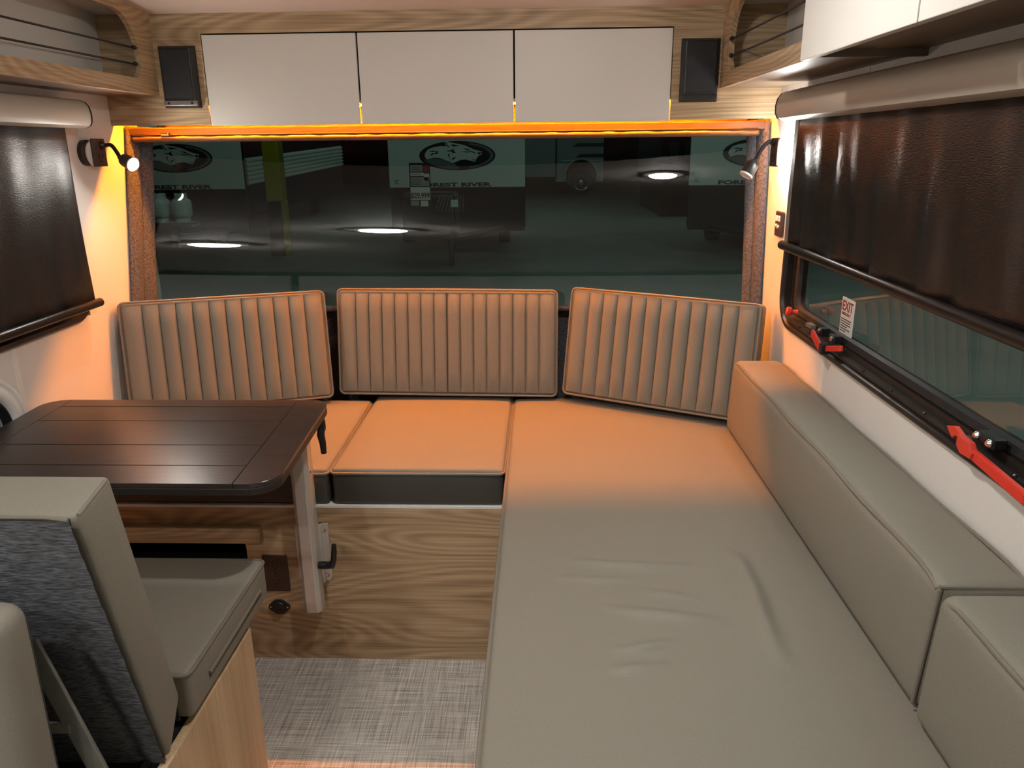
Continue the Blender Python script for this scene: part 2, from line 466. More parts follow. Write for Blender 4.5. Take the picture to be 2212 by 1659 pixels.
# rear roller shade under the cabinet
shade = thing('rear_roller_shade', (X0, 2.54, 1.43), 'rolled-up roller shade bar across the top of the rear window with small white tag', 'roller shade')
m_ = MB(); m_.box((XL+.008, 2.512, 1.447), (XR-.008, 2.81, 1.470)); m_.build('header_board', 'header_wood', shade, bevel=.002)
MB().grid(lambda u, v: (-1.285+1.96*u, 2.507+.011*(v-.5)**2*4+.0015*math.sin(u*95+3*math.sin(u*17))+.001*math.sin(u*211), 1.4275+.0185*v), 260, 6).build('rolled_fabric', 'header_film', shade, smooth=True, ang=80, solid=.003)
MB().tube([(-1.282, 2.512, 1.4475), (.672, 2.512, 1.4475)], .0035, 10).build('bottom_rod', 'window_black', shade, smooth=True)
tg = bx('tag', (-1.192, 2.5050, 1.4445), (-1.160, 2.5075, 1.4545), 'window_black', shade, bevel=.0006)
text('lettering', 'mcd', .0105, (-1.1905, 2.5043, 1.4462), (1, 0, 0), (0, 0, 1), 'tag_white', tg, .0006, 1.35, .0002)

# speakers
def speaker(x0, x1, label, flip):
    z0, z1 = 1.523, 1.697
    s = thing('wall_speaker', ((x0+x1)/2, YF, z0), label, 'speaker', 'speakers on the cabinet face')
    w, h, cx, cz = x1-x0, z1-z0, (x0+x1)/2, (z0+z1)/2
    def loop(ins, y, dz=0): return [(cx-w/2+ins, y, z0+ins*.7+dz), (cx+w/2-ins, y, z0+ins*.7+dz), (cx+w/2-ins, y, z1-ins*.7), (cx-w/2+ins, y, z1-ins*.7)]
    L = [loop(0, YF+.002), loop(.001, YF-.010), loop(.011, YF-.024)]
    P = [p for q in L for p in q]; F = [(0, 3, 2, 1), (8, 9, 10, 11)]
    for a_ in (0, 4):
        for k in range(4): F.append((a_+k, a_+(k+1) % 4, a_+4+(k+1) % 4, a_+4+k))
    MB().add(P, F).build('housing', 'black_plastic', s, bevel=.0015)
    bx('grille', (x0+.013, YF-.0265, z0+.028), (x1-.013, YF-.022, z1-.012), 'speaker_grille', s, bevel=.001)
    st = bx('lower_strip', (x0+.004, YF-.0245, z0+.006), (x1-.004, YF-.014, z0+.021), 'speaker_strip' if flip else 'black_plastic', s, bevel=.002)
    for q in (.18, .82):
        MB().lathe((x0+w*q, YF-.0240, z0+.0135), (0, -1, 0), [(.0035, 0), (.0035, .0016), (.002, .002)], 12).build('screw', 'rubber', s, smooth=True)
speaker(-1.130, -1.020, 'black box speaker with a grey lower strip, beside the long open shelf', True)
speaker(.412, .523, 'black box speaker between the white flap doors and the shelf with white cabinet', False)

# ---- open side shelves
def shelf(side, name, label, y0):
    """side -1 left, +1 right"""
    xf = -1.147 if side < 0 else .530          # face plane
    xw = XL if side < 0 else XR
    t = .015
    sh = thing(name, ((xf+xw)/2, (y0+YF)/2, 1.56), label, 'shelf', 'open shelves above the side windows')
    zt = [ceil_z(y0), ceil_z(YF)]
    # face with rounded opening : polygon in (y,z) ring
    oy0, oy1, oz0, oz1 = y0+.02, 2.352, 1.600, 1.772
    outer = [(y0, 1.56), (YF, 1.56), (YF, ceil_z(YF)+.01), (y0, ceil_z(y0)+.01)]
    R = .045; R2 = .12; inner = []
    for cx_, cz_, a0, r in ((oy1-R, oz0+R, 270, R), (oy1-R2, oz1-R2, 0, R2)):
        for k in range(9):
            an = math.radians(a0+90*k/8); inner.append((cx_+r*math.cos(an), cz_+r*math.sin(an)))
    inner += [(oy0, oz1), (oy0, oz0)]
    xs = (xf, xf-side*-t)
    # build as strips: bottom rail, end stile with fillets, top rail
    m = MB()
    ii = inner
    def col(y):  # z range of opening at y
        lo, hi = oz0, oz1
        if y > oy1-R: lo = oz0+R-math.sqrt(max(0, R*R-(y-(oy1-R))**2))
        if y > oy1-R2: hi = oz1-R2+math.sqrt(max(0, R2*R2-(y-(oy1-R2))**2))
        return lo, hi
    ys = [oy0, oy1-R2]+[oy1-R2+R2*math.sin(math.radians(a_)) for a_ in (10, 20, 30, 38, 45, 52, 60, 68, 75, 81, 86, 90)]
    a_, b_ = xf, xf+side*t
    lo_x, hi_x = min(a_, b_), max(a_, b_)
    def quadbox(ya, yb, za0, za1, zb0, zb1):
        m.add([(lo_x, ya, za0), (hi_x, ya, za0), (hi_x, yb, zb0), (lo_x, yb, zb0), (lo_x, ya, za1), (hi_x, ya, za1), (hi_x, yb, zb1), (lo_x, yb, zb1)],
              [(0,3,2,1),(4,5,6,7),(0,1,5,4),(1,2,6,5),(2,3,7,6),(3,0,4,7)])
    m.box((lo_x, y0, 1.56), (hi_x, oy0, ceil_z(y0)+.005))
    for i in range(len(ys)-1):
        ya, yb = ys[i], ys[i+1]; la, ha = col(ya); lb, hb = col(yb)
        quadbox(ya, yb, 1.56, la, 1.56, lb)
        quadbox(ya, yb, ha, ceil_z(ya)+.006, hb, ceil_z(yb)+.006)
    m.box((lo_x, oy1, 1.56), (hi_x, YF, ceil_z(YF)+.006))
    m.build('face_panel', 'oak_y', sh)
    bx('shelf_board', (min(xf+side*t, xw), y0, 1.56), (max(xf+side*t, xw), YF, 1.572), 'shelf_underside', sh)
    for zc, yc in ((1.681, 2.318), (1.637, 2.313)):
        cord = MB().tube([(xf+side*.004, y0+.02, zc-.006), (xf+side*.004, (y0+yc)/2, zc-.004), (xf+side*.004, yc, zc)], .0026, 8).build('cord', 'black_plastic', sh, smooth=True)
        MB().lathe((xf-side*.0005, yc-.006, zc), (0, 1, 0), [(.0035, 0), (.006, .004), (.0062, .012), (.004, .020)], 12).build('cord_end', 'black_plastic', cord, smooth=True)
    return sh
shelf(-1, 'side_shelf', 'open oak shelf with two black retaining cords running the length of the wall', .2)
shelf(1, 'side_shelf', 'short open oak shelf with two black cords, next to the white wall cabinet', 1.60)

# ---- right wall cabinet with white doors
wc = thing('wall_cabinet', (.6, .6, 1.555), 'white-fronted wall cabinet hanging above the black window blind', 'cabinet')
Y1 = 1.615
m_ = MB()
m_.box((.522, -.8, 1.567), (XR, Y1-.06, 1.60)); m_.box((.522, Y1-.012, 1.57), (XR, Y1, ceil_z(Y1)))
m_.box((.522, -.8, 1.60), (.535, Y1, 1.90)) if False else None
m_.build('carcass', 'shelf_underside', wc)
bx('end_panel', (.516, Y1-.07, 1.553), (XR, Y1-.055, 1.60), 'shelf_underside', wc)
for ya, yb in ((1.135, 1.612), (.655, 1.131), (.175, .651), (-.305, .171), (-.785, -.309)):
    zt = min(ceil_z(ya), ceil_z(yb))-.002
    bx('door', (.500, ya, 1.553), (.516, yb, zt), 'white_laminate', wc, bevel=.0015)

# ================================================================== RIGHT WINDOW
win2 = struct(thing('window_2', (XR, 1.36, .90)))
def ring_poly(y0, y1, z0, z1, r, n=8):
    return [((y0+y1)/2+p, (z0+z1)/2+q) for p, q in rrect(y1-y0, z1-z0, r, n)]
def frame_ring(name, x_list, parent, mat, side):
    """sweep of rounded-rect loops: list of (x, inset)"""
    P = []; F = []
    base = x_list[0]; n_ = None
    for (x, y0, y1, z0, z1, r) in x_list:
        lp = ring_poly(y0, y1, z0, z1, r); n_ = len(lp); P += [(x, a, b) for a, b in lp]
    for k in range(len(x_list)-1):
        for i in range(n_): F.append((k*n_+i, k*n_+(i+1) % n_, (k+1)*n_+(i+1) % n_, (k+1)*n_+i))
    return MB().add(P, F).build(name, mat, parent, smooth=True, ang=25)
y0, y1, z0, z1 = .47, 2.243, .898, 1.50
def fr(dx, i, rr): return (XR+dx, y0+i, y1-i, z0+i, z1-i, rr)
frame_ring('outer_frame', [fr(.012, 0, .095), fr(-.008, .001, .094), fr(-.012, .006, .09), fr(-.010, .013, .083), fr(.000, .016, .08), fr(.001, .019, .077), fr(-.004, .021, .075), fr(-.004, .026, .07), fr(.012, .027, .069), fr(.014, .040, .056), fr(.05, .042, .054)], win2, 'window_black', 1)
frame_ring('sash', [fr(.020, .038, .058), fr(.016, .045, .05), fr(.020, .058, .04), fr(.030, .062, .036), fr(.034, .064, .034)], win2, 'rubber', 1)
MB().add([(XR+.030, y0+.05, z0+.05), (XR+.030, y0+.05, z1-.05), (XR+.030, y1-.05, z1-.05), (XR+.030, y1-.05, z0+.05)], [(0, 1, 2, 3)]).build('pane', 'side_glass', win2)
for yy in (2.07, 1.92, 1.78, 1.642, 1.502, 1.362, 1.222, 1.08, .94, .80, .66):
    MB().lathe((XR+.000, yy, .9345-.010), (-1, 0, 0), [(.0045, 0), (.0045, .003), (.0025, .0055)], 12).build('screw', 'black_metal', win2, smooth=True)
# latches
def latch(yc, label, folded):
    L = bpy.data.objects.new('latch', None); COL.objects.link(L); L.parent = win2; L['label'] = label
    org = np.array(win2.location)
    zc = .940
    b1 = bx('latch_base', (XR-.012, yc-.055, zc+.006), (XR+.012, yc-.020, zc+.024), 'black_plastic', L, bevel=.003)
    b2 = bx('latch_base', (XR-.012, yc+.030, zc+.002), (XR+.012, yc+.050, zc+.024), 'black_plastic', L, bevel=.003)
    for q, bb in ((-.044, b1), (.040, b2)):
        MB().lathe((XR-.012, yc+q, zc+.016), (-1, 0, 0), [(.0065, 0), (.0065, .002), (.004, .005)], 14).build('screw', 'chrome', bb, smooth=True)
    MB().tube([(XR-.020, yc+.068, zc+.001), (XR-.020, yc+.052, zc+.001)], [.010, .011], 6).build('pivot', 'black_plastic', L)
    # lever arms : ribbed, bent
    def arm(pa, pb, wdt, th, nm='lever'):
        pa, pb = np.array(pa), np.array(pb); d = unit(pb-pa); n_ = V(-1, 0, 0); wv = unit(np.cross(d, n_))
        m = MB().obox((pa+pb)/2, d, wv, n_, np.linalg.norm(pb-pa)/2, wdt/2, th/2)
        a_ = m.build(nm, 'red_plastic', L, bevel=.002)
        r = MB()
        for q in (-.28, 0, .28): r.obox((pa+pb)/2+wv*wdt*q+n_*th*.5, d, wv, n_, np.linalg.norm(pb-pa)/2*.9, wdt*.06, .0012)
        r.build('rib', 'red_plastic', a_)
    arm((XR-.024, yc+.055, zc+.008), (XR-.030, yc-.030, zc-.012), .020, .007)
    arm((XR-.022, yc-.036, zc-.010), (XR-.014, yc-.115, zc+.010), .014, .007)
    MB().obox((XR-.026, yc-.036, zc-.011), (0, 1, 0), (0, 0, 1), (1, 0, 0), .010, .013, .009).build('hinge_block', 'black_plastic', L, bevel=.003)
def latch_big(yc):
    L = bpy.data.objects.new('latch', None); COL.objects.link(L); L.parent = win2; L['label'] = 'red window latch with an arrow-shaped tip and long ribbed lever'
    zc = .940
    b1 = bx('latch_base', (XR-.010, yc-.035, zc+.004), (XR+.012, yc+.015, zc+.022), 'black_plastic', L, bevel=.003)
    for q in (-.026, .010):
        MB().lathe((XR-.010, yc+q, zc+.013), (-1, 0, 0), [(.007, 0), (.007, .002), (.004, .006)], 14).build('screw', 'chrome', b1, smooth=True)
    def pl(pts, x, th, nm):
        return MB().prism([(x, yc+p, zc+q) for p, q in pts], (-th, 0, 0)).build(nm, 'red_plastic', L, bevel=.0015)
    pl([(.080, .004), (.056, .012), (.030, .004), (.034, -.004), (.050, -.002), (.058, -.010)], XR-.014, .009, 'lever_tip')
    pl([(.034, .006), (.000, .004), (-.014, -.010), (-.010, -.020), (.020, -.022), (.034, -.012)], XR-.016, .012, 'lever_head')
    a_ = pl([(-.004, -.004), (-.150, -.014), (-.150, -.034), (-.002, -.022)], XR-.016, .008, 'lever')
    r = MB()
    for q in (.25, .5, .75):
        r.prism([(XR-.024, yc-.006, zc-.004-.018*q), (XR-.024, yc-.148, zc-.014-.020*q), (XR-.024, yc-.148, zc-.0155-.020*q), (XR-.024, yc-.006, zc-.0055-.018*q)], (-.0012, 0, 0))
    r.build('rib', 'red_plastic', a_)
    MB().lathe((XR-.004, yc+.040, zc-.012), (-1, 0, 0), [(.014, 0), (.014, .012), (.010, .016)], 16).build('pivot', 'black_plastic', L, smooth=True)
latch(1.855, 'red folding window latch with two short arms on black blocks', True)
latch_big(1.165)
MB().lathe((XR-.002, 2.098, .960), (-1, .25, .1), [(.008, 0), (.006, .010), (.0065, .014), (.012, .018), (.013, .026), (.009, .031)], 18).build('knob', 'red_plastic', win2, smooth=True)
bx('drain_plate', (XR-.001, 1.99, .938), (XR+.014, 2.03, .948), 'speaker_strip', win2, bevel=.001)
# EXIT sticker on the glass
stk = bx('exit_sticker', (XR+.0285, 1.800, .958), (XR+.0300, 1.877, 1.047), 'sticker_white', win2, bevel=.0004, seg=1)
text('lettering', 'EXIT', .034, (XR+.0282, 1.872, 1.016), (0, -1, 0), (0, 0, 1), 'sticker_red', stk, .0004, .93, .0006)
text('lettering', 'EMERGENCY', .0095, (XR+.0282, 1.871, 1.005), (0, -1, 0), (0, 0, 1), 'sticker_red', stk, .0004, 1.0, .0002)
for k, ln in enumerate((.062, .058, .060, .040, .058, .034)):
    bx('print_line', (XR+.0280, 1.872-ln, .994-.0058*k), (XR+.0284, 1.872, .9962-.0058*k), 'ink', stk)

# ================================================================== LEFT WINDOW + PORTHOLE
win3 = struct(thing('window_3', (XL, 1.4, .93)))
y0, y1, z0, z1 = .70, 2.172, .936, 1.50
def fl(dx, i, rr): return (XL-dx, y0+i, y1-i, z0+i, z1-i, rr)
frame_ring('outer_frame', [fl(.012, 0, .085), fl(-.010, .001, .084), fl(-.014, .006, .08), fl(-.012, .016, .07), fl(.002, .020, .066), fl(.004, .030, .056), fl(.04, .032, .054)], win3, 'window_black', -1)
frame_ring('sash', [fl(.02, .028, .058), fl(.014, .036, .05), fl(.020, .05, .04), fl(.034, .054, .036)], win3, 'rubber', -1)
MB().add([(XL-.031, y0+.04, z0+.04), (XL-.031, y1-.04, z0+.04), (XL-.031, y1-.04, z1-.04), (XL-.031, y0+.04, z1-.04)], [(0, 1, 2, 3)]).build('pane', 'side_glass', win3)
win4 = struct(thing('window_4', (XL, PH['y'], PH['z']-.16)))
c = (XL-.001, PH['y'], PH['z'])
m_ = MB(); prof = [(.162, 0), (.162, .006), (.157, .011), (.147, .013), (.143, .009), (.139, .009), (.135, .014), (.122, .018), (.112, .016), (.106, .006), (.104, -.03)]
seg = 64; P = []; F = []
for r, h in prof:
    for j in range(seg): P.append((XL+h, PH['y']+r*math.cos(2*math.pi*j/seg), PH['z']+r*math.sin(2*math.pi*j/seg)))
for i in range(len(prof)-1):
    for j in range(seg): F.append((i*seg+j, i*seg+(j+1) % seg, (i+1)*seg+(j+1) % seg, (i+1)*seg+j))
MB().add(P, F).build('porthole_ring', 'ivory_plastic', win4, smooth=True, ang=50)
MB().lathe((XL-.028, PH['y'], PH['z']), (1, 0, 0), [(.105, 0), (.105, .004)], 48).build('pane', 'blue_glass', win4)
m_ = MB(); P = []; F = []
for r, h in ((.106, .004), (.101, .006), (.099, -.02)):
    for j in range(seg): P.append((XL+h, PH['y']+r*math.cos(2*math.pi*j/seg), PH['z']+r*math.sin(2*math.pi*j/seg)))
for i in range(2):
    for j in range(seg): F.append((i*seg+j, i*seg+(j+1) % seg, (i+1)*seg+(j+1) % seg, (i+1)*seg+j))
MB().add(P, F).build('gasket', 'rubber', win4, smooth=True)

# ================================================================== BLINDS
def blind(side, y0, y1, ye, zbot, label, edged):
    xw = XL if side < 0 else XR
    s = -side                                     # into the room
    b = thing('roller_blind', (xw+s*.04, (y0+y1)/2, zbot), label, 'blind')
    # cover: rounded profile extruded in y
    prof = [(0, 1.462), (.060, 1.462), (.072, 1.468), (.078, 1.480), (.079, 1.500), (.075, 1.518), (.066, 1.530), (.052, 1.536), (0, 1.536)]
    m = MB().prism([(xw+s*p, y0, q) for p, q in prof], (0, ye-y0, 0))
    cv = m.build('cassette', 'cover_taupe', b, smooth=True, ang=30)
    m = MB().prism([(xw+s*(p*1.02+.0005 if p else 0), ye, q) for p, q in prof], (0, .004, 0))
    m.build('end_cap', 'black_plastic', cv)
    m = MB().prism([(xw+s*p*.985, ye+.004, 1.499+(q-1.499)*.97) for p, q in prof], (0, .004, 0))
    m.build('end_cap', 'cover_taupe', cv, bevel=.001)
    xs_ = xw+s*.028
    def f(u, v):
        y = y0+(y1-y0)*u; z = zbot+(1.468-zbot)*v
        d = .0035*math.sin(y*31+.8*math.sin(y*9)+(z-1.3)*5)+.002*math.sin(y*57+1.1+(z-1.3)*-7)
        return (xs_+d*(1-.5*v), y, z)
    fb = MB().grid(f, 220, 12).build('fabric', 'blackout_cloth' if edged else 'matte_blackout_cloth', b, smooth=True, ang=80, solid=.0008)
    if edged:
        MB().grid(lambda u, v: (f(1, v)[0]+s*.0012, y1-.028+.028*u, f(1, v)[2]), 2, 12).build('edge_strip', 'grey_edge', b, solid=.0008)  # light-grey strip along one side edge of the blind
    br = MB().tube([(xs_+s*.002, y0, zbot-.004), (xs_+s*.002, y1+.022, zbot-.004)], .0125, 20).build('bottom_bar', 'black_metal', b, smooth=True)
    return b, br, xs_
b1, br1, xb1 = blind(1, .45, 2.178, 2.20, 1.136, 'half-lowered black blind above the red-latched window, under a taupe cassette', True)
t_ = MB().obox((xb1-.0105, 2.150, 1.131), (0, -1, 0), unit(V(.35, 0, 1)), unit(V(-1, 0, .35)), .009, .005, .0006).build('tag', 'tag_white', br1)
text('lettering', 'mcd', .008, (xb1-.0128, 2.158, 1.1285), (0, -1, 0), (.35, 0, 1), 'ink', br1, .0004, 1.2, .0001)
blind(-1, .68, 2.150, 2.195, .985, 'fully lowered black blind beside the gooseneck lamp that is switched on', False)

# ================================================================== READING LAMPS
def lamp(side, yb, zb, pts, axis, label, on, dp=.020):
    xw = XL if side < 0 else XR
    s = -side
    L = thing('reading_lamp', (xw, yb, zb-.05), label, 'lamp', 'gooseneck reading lamps')
    MB().lathe((xw, yb-.030, zb), (s, 0, 0), [(.036, 0), (.036, .012 if on else .003), (.030, .016 if on else .004)], 36).build('base_ring', 'black_plastic', L, smooth=True)
    MB().lathe((xw+s*.006, yb-.018, zb-.002), (s, 0, 0), [(.034, 0), (.034, dp-.006)], 36).build('base_disc', 'ivory_plastic' if on else 'base_glow', L, smooth=True)
    pc = (xw+s*(dp+.004), yb+.004, zb)
    p = MB().obox(pc, (0, 1, 0), (0, 0, 1), (1, 0, 0), .033, .039, .004).build('outlet_plate', 'brown_plate', L, bevel=.0025)
    xo = xw+s*(dp+.0085)
    for dy in (-.009, .009): bx('slot', (xo-.0012, yb+.004+dy-.0018, zb-.014), (xo+.0012, yb+.004+dy+.0018, zb-.003), 'rubber', p)
    MB().lathe((xo, yb+.004, zb-.023), (s, 0, 0), [(.004, -.001), (.004, .0012)], 14).build('slot', 'rubber', p)
    MB().lathe((xw+s*(dp+.006), pts[0][1], pts[0][2]), (s, 0, 0), [(.012, 0), (.012, .006), (.007, .012)], 18).build('neck_mount', 'black_plastic', L, smooth=True)
    # smooth neck
    P = [np.array(q, float) for q in pts]; Q = []
    P2 = [2*P[0]-P[1]]+P+[2*P[-1]-P[-2]]
    for i in range(1, len(P2)-2):
        for k in range(8):
            t = k/8; a0, a1, a2, a3 = P2[i-1:i+3]
            Q.append(.5*((2*a1)+(-a0+a2)*t+(2*a0-5*a1+4*a2-a3)*t*t+(-a0+3*a1-3*a2+a3)*t**3))
    Q.append(P[-1])
    MB().tube(Q, .0058, 10).build('gooseneck', 'black_plastic', L, smooth=True)
    ax = unit(np.array(axis, float)); e = P[-1]-ax*.004
    prof = [(.006, 0), (.0075, .006), (.016, .016), (.0185, .024), (.019, .052), (.0185, .055)]
    hd = MB().lathe(e, ax, prof, 28).build('lamp_head', 'black_plastic' if side > 0 else 'brown_plate', L, smooth=True, ang=50)
    MB().lathe(e, ax, [(.0192, .052), (.0196, .057), (.0165, .0575), (.0160, .0552)], 28).build('rim', 'ivory_plastic', hd, smooth=True)
    if on:
        MB().lathe(e, ax, [(.0155, .0555), (.0150, .0605), (.0115, .0650), (.006, .0672), (.001, .0678)], 28).build('lens', 'lamp_glow', hd, smooth=True, ang=80)
    else:
        MB().lathe(e, ax, [(.0155, .0550), (.0150, .0562), (.006, .0566)], 28).build('lens', 'ivory_plastic', hd, smooth=True)
    return L
lamp(-1, 2.300, 1.397, [(-1.276, 2.318, 1.417), (-1.255, 2.318, 1.418), (-1.236, 2.306, 1.402), (-1.222, 2.298, 1.382)], (.86, -.36, -.36), 'gooseneck reading lamp switched on, shining white beside the fully lowered blind', True)
lamp(1, 2.285, 1.380, [(.658, 2.290, 1.407), (.645, 2.292, 1.408), (.629, 2.300, 1.388), (.617, 2.308, 1.360)], (-.52, -.20, -.83), 'black gooseneck reading lamp with a dark head and a glowing wall base', False, .042)
# small switch plate below it
sw = thing('wall_switch', (XR, 2.315, 1.14), 'small brown switch plate with two buttons on the wall beside the blind edge', 'switch')
p_ = MB().obox((XR-.006, 2.318, 1.178), (0, 1, 0), (0, 0, 1), (1, 0, 0), .030, .036, .005).build('plate', 'outlet_brown', sw, bevel=.003)
for dy, dz in ((-.012, .016), (.012, .016)): MB().obox((XR-.012, 2.318+dy, 1.178+dz), (0, 1, 0), (0, 0, 1), (1, 0, 0), .006, .008, .002).build('button', 'ivory_plastic', p_, bevel=.001)
for dy, dz in ((-.010, -.008), (.012, -.006)): MB().lathe((XR-.011, 2.318+dy, 1.178+dz), (-1, 0, 0), [(.006, 0), (.0055, .004), (.003, .006)], 14).build('button', 'cover_taupe', p_, smooth=True)

# ================================================================== PUCK LIGHTS
puck_area = math.pi*.034**2*1.35
MATS['puck_glow'].node_tree.nodes['Principled BSDF'].inputs['Emission Strength'].default_value = PUCK_W/(math.pi*puck_area)
for px, py, lab in ((-.70, .07, 'round white ceiling light over the aisle'), (.02, 1.23, 'round white ceiling light over the sofa end'), (-.92, -.38, 'round white ceiling light near the galley')):
    pz = ceil_z(py)
    t = thing('ceiling_light', (px, py, pz-.02), lab, 'light', 'round ceiling lights')
    MB().lathe((px, py, pz+.012), (0, 0, -1), [(.054, 0), (.054, .014), (.048, .020), (.036, .022)], 40).build('trim_ring', 'ivory_plastic', t, smooth=True)
    MB().lathe((px, py, pz-.011), (0, 0, -1), [(.034, 0), (.0335, .002), (.029, .007), (.018, .011), (.004, .0125)], 40).build('diffuser', 'puck_glow', t, smooth=True)
# ================================================================== FRONT BENCH
YB = 1.864
bench = thing('bench_base', (-.7, 2.1, 0), 'oak bench base with a dark-shaded cubby and outlet, under the front seat cushions', 'bench')
# front panel with cubby opening
cx0, cx1, cz0, cz1 = -1.22, -.805, .235, .376
def panel_with_hole():
    R = .02
    m = MB(); y0_, y1_ = YB, YB+.015
    m.box((XL, y0_, 0), (cx0, y1_, .476)); m.box((cx0, y0_, 0), (cx1, y1_, cz0)); m.box((cx0, y0_, cz1), (cx1, y1_, .476)); m.box((cx1, y0_, 0), (-.03, y1_, .476))
    for sx, cxx, sg in ((cx1, cx1-R, 1), (cx0, cx0+R, -1)):
        pts = [(sx, y0_, cz1)]+[(cxx+sg*R*math.sin(math.radians(a)), y0_, cz1-R+R*math.cos(math.radians(a))) for a in range(0, 91, 15)]
        m.prism(pts, (0, y1_-y0_, 0))
    return m
panel_with_hole().build('front_panel', 'oak_x', bench)
bx('top_edge', (XL, YB-.001, .476), (-.03, YB+.05, .484), 'batten', bench, bevel=.001)
bx('top_board', (XL, YB+.05, .472), (-.03, 2.46, .482), 'white_laminate', bench)
m_ = MB(); m_.box((cx0-.02, YB+.016, cz0-.02), (cx1+.02, YB+.02, cz1+.02)); 
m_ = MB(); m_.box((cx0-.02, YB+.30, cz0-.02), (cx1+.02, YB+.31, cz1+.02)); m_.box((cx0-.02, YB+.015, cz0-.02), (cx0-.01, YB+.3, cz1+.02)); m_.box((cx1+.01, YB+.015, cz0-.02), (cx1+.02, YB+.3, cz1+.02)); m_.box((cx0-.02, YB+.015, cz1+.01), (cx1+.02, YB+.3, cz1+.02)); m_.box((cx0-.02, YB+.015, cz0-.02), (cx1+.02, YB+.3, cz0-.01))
m_.build('cubby_lining', 'hollow_shade', bench)  # lining painted near-black for the shade inside the cubby
bx('ledge', (-1.24, YB-.024, .3785), (-.756, YB, .425), 'oak_x', bench, bevel=.003)

# outlet and socket on the panel
ot = thing('wall_outlet', (-.7285, YB, .222), 'brown double wall outlet on the oak bench panel beside the table leg', 'outlet')
pl = bx('cover_plate', (-.7635, YB-.006, .2215), (-.6935, YB, .3335), 'outlet_brown', ot, bevel=.003)
for zc in (.302, .254):
    rc = MB().prism([(-.7285+p, YB-.0062, zc+q) for p, q in rrect(.033, .027, .011, 5)], (0, -.002, 0)).build('receptacle', 'outlet_brown', ot, bevel=.0006)
    for dx in (-.0065, .0065): bx('slot', (-.7285+dx-.001, YB-.0088, zc-.001), (-.7285+dx+.001, YB-.0078, zc+.008), 'hollow_shade', rc)
    MB().lathe((-.7285, YB-.0080, zc-.007), (0, -1, 0), [(.0026, 0), (.0026, .0008)], 12).build('slot', 'hollow_shade', rc)
MB().lathe((-.7285, YB-.006, .278), (0, -1, 0), [(.003, 0), (.003, .001)], 12).build('screw', 'black_metal', ot)
so = thing('power_socket', (-.730, YB, .145), 'small black diamond-shaped socket below the brown outlet', 'socket')
hexp = [(-.031, -.003), (-.029, -.008), (-.010, -.023), (.006, -.024), (.013, -.021), (.029, -.006), (.031, .000), (.029, .007), (.012, .021), (.005, .023), (-.008, .022), (-.015, .019), (-.029, .006)]
MB().prism([(-.730+p, YB, .171+q) for p, q in hexp], (0, -.006, 0)).build('flange', 'black_plastic', so, bevel=.002)
MB().lathe((-.730, YB-.005, .172), (0, -1, .1), [(.017, 0), (.017, .006), (.015, .008)], 24).build('cap', 'black_plastic', so, smooth=True)
for dx in (-.024, .024): MB().lathe((-.730+dx, YB-.006, .171), (0, -1, 0), [(.0022, 0), (.0022, .0008)], 10).build('screw', 'aluminium', so)

# ================================================================== TABLE on swing leg
tab = thing('dinette_table', (-.62, 1.82, .185), 'dark brown plank-top dinette table on an aluminium swing leg', 'table')
TZ = .780; th = .026
def skew(x, y):  # slight rotation of the top
    return x-.055*(y-1.6), y
x0, x1, y0, y1 = -1.268, -.527, 1.352, 1.872
gx0, gx1 = -1.205, -.611
gy = [y0, 1.442, 1.556, 1.711, 1.817, y1]
R = .06
def toppoly(pts, z, ext): return [(skew(x, y)[0], y, z) for x, y in pts], (0, 0, ext)
def arc(cx, cy, a0, a1, r, n=8): return [(cx+r*math.cos(math.radians(a0+(a1-a0)*k/n)), cy+r*math.sin(math.radians(a0+(a1-a0)*k/n))) for k in range(n+1)]
g = .0012
e1 = arc(x1-R, y0+R, -90, 0, R)+arc(x1-R*.7, y1-R*.7, 0, 90, R*.7)
right = [(gx1+g, y0)]+e1+[(gx1+g, y1)]
left = [(gx0-g, y1)]+arc(x0+R, y1-R, 90, 180, R)+arc(x0+R, y0+R, 180, 270, R)+[(gx0-g, y0)]
for pts in (right, left):
    p, e = toppoly(pts, TZ-.010, .010); MB().prism(p, e).build('end_board', 'dark_table', tab, bevel=.0008, seg=1)
for k in range(5):
    p, e = toppoly([(gx0, gy[k]+(g if k else 0)), (gx1, gy[k]+(g if k else 0)), (gx1, gy[k+1]-(g if k < 4 else 0)), (gx0, gy[k+1]-(g if k < 4 else 0))], TZ-.010, .010)
    MB().prism(p, e).build('plank', 'dark_table', tab, bevel=.0008, seg=1)
full = arc(x1-R, y0+R, -90, 0, R)+arc(x1-R*.7, y1-R*.7, 0, 90, R*.7)+arc(x0+R, y1-R, 90, 180, R)+arc(x0+R, y0+R, 180, 270, R)
p, e = toppoly(full, TZ-th, th-.0099); MB().prism(p, e).build('core_board', 'table_edge', tab, bevel=.002)
# leg: octagonal-ish aluminium extrusion
lx, ly = -.618, 1.824
lw, ld, ch = .0245, .022, .010
prof = [(-lw+ch, -ld), (lw-ch, -ld), (lw, -ld+ch), (lw, ld), (-lw, ld), (-lw, -ld+ch)]
MB().prism([(lx+a, ly+b, .190) for a, b in prof], (0, 0, .545)).build('leg', 'aluminium', tab, bevel=.0015)
bx('swing_arm', (-.86, ly-.022, .733), (lx+.03, ly+.022, .753), 'black_metal', tab, bevel=.004)
MB().lathe((-.86, ly-.0, .728), (0, 0, 1), [(.04, 0), (.04, .027)], 28).build('swivel_plate', 'black_metal', tab, smooth=True)
MB().lathe((lx+lw, ly-.002, .60), (1, 0, 0), [(.003, -.001), (.003, .0006)], 12).build('bolt_hole', 'hollow_shade', tab)
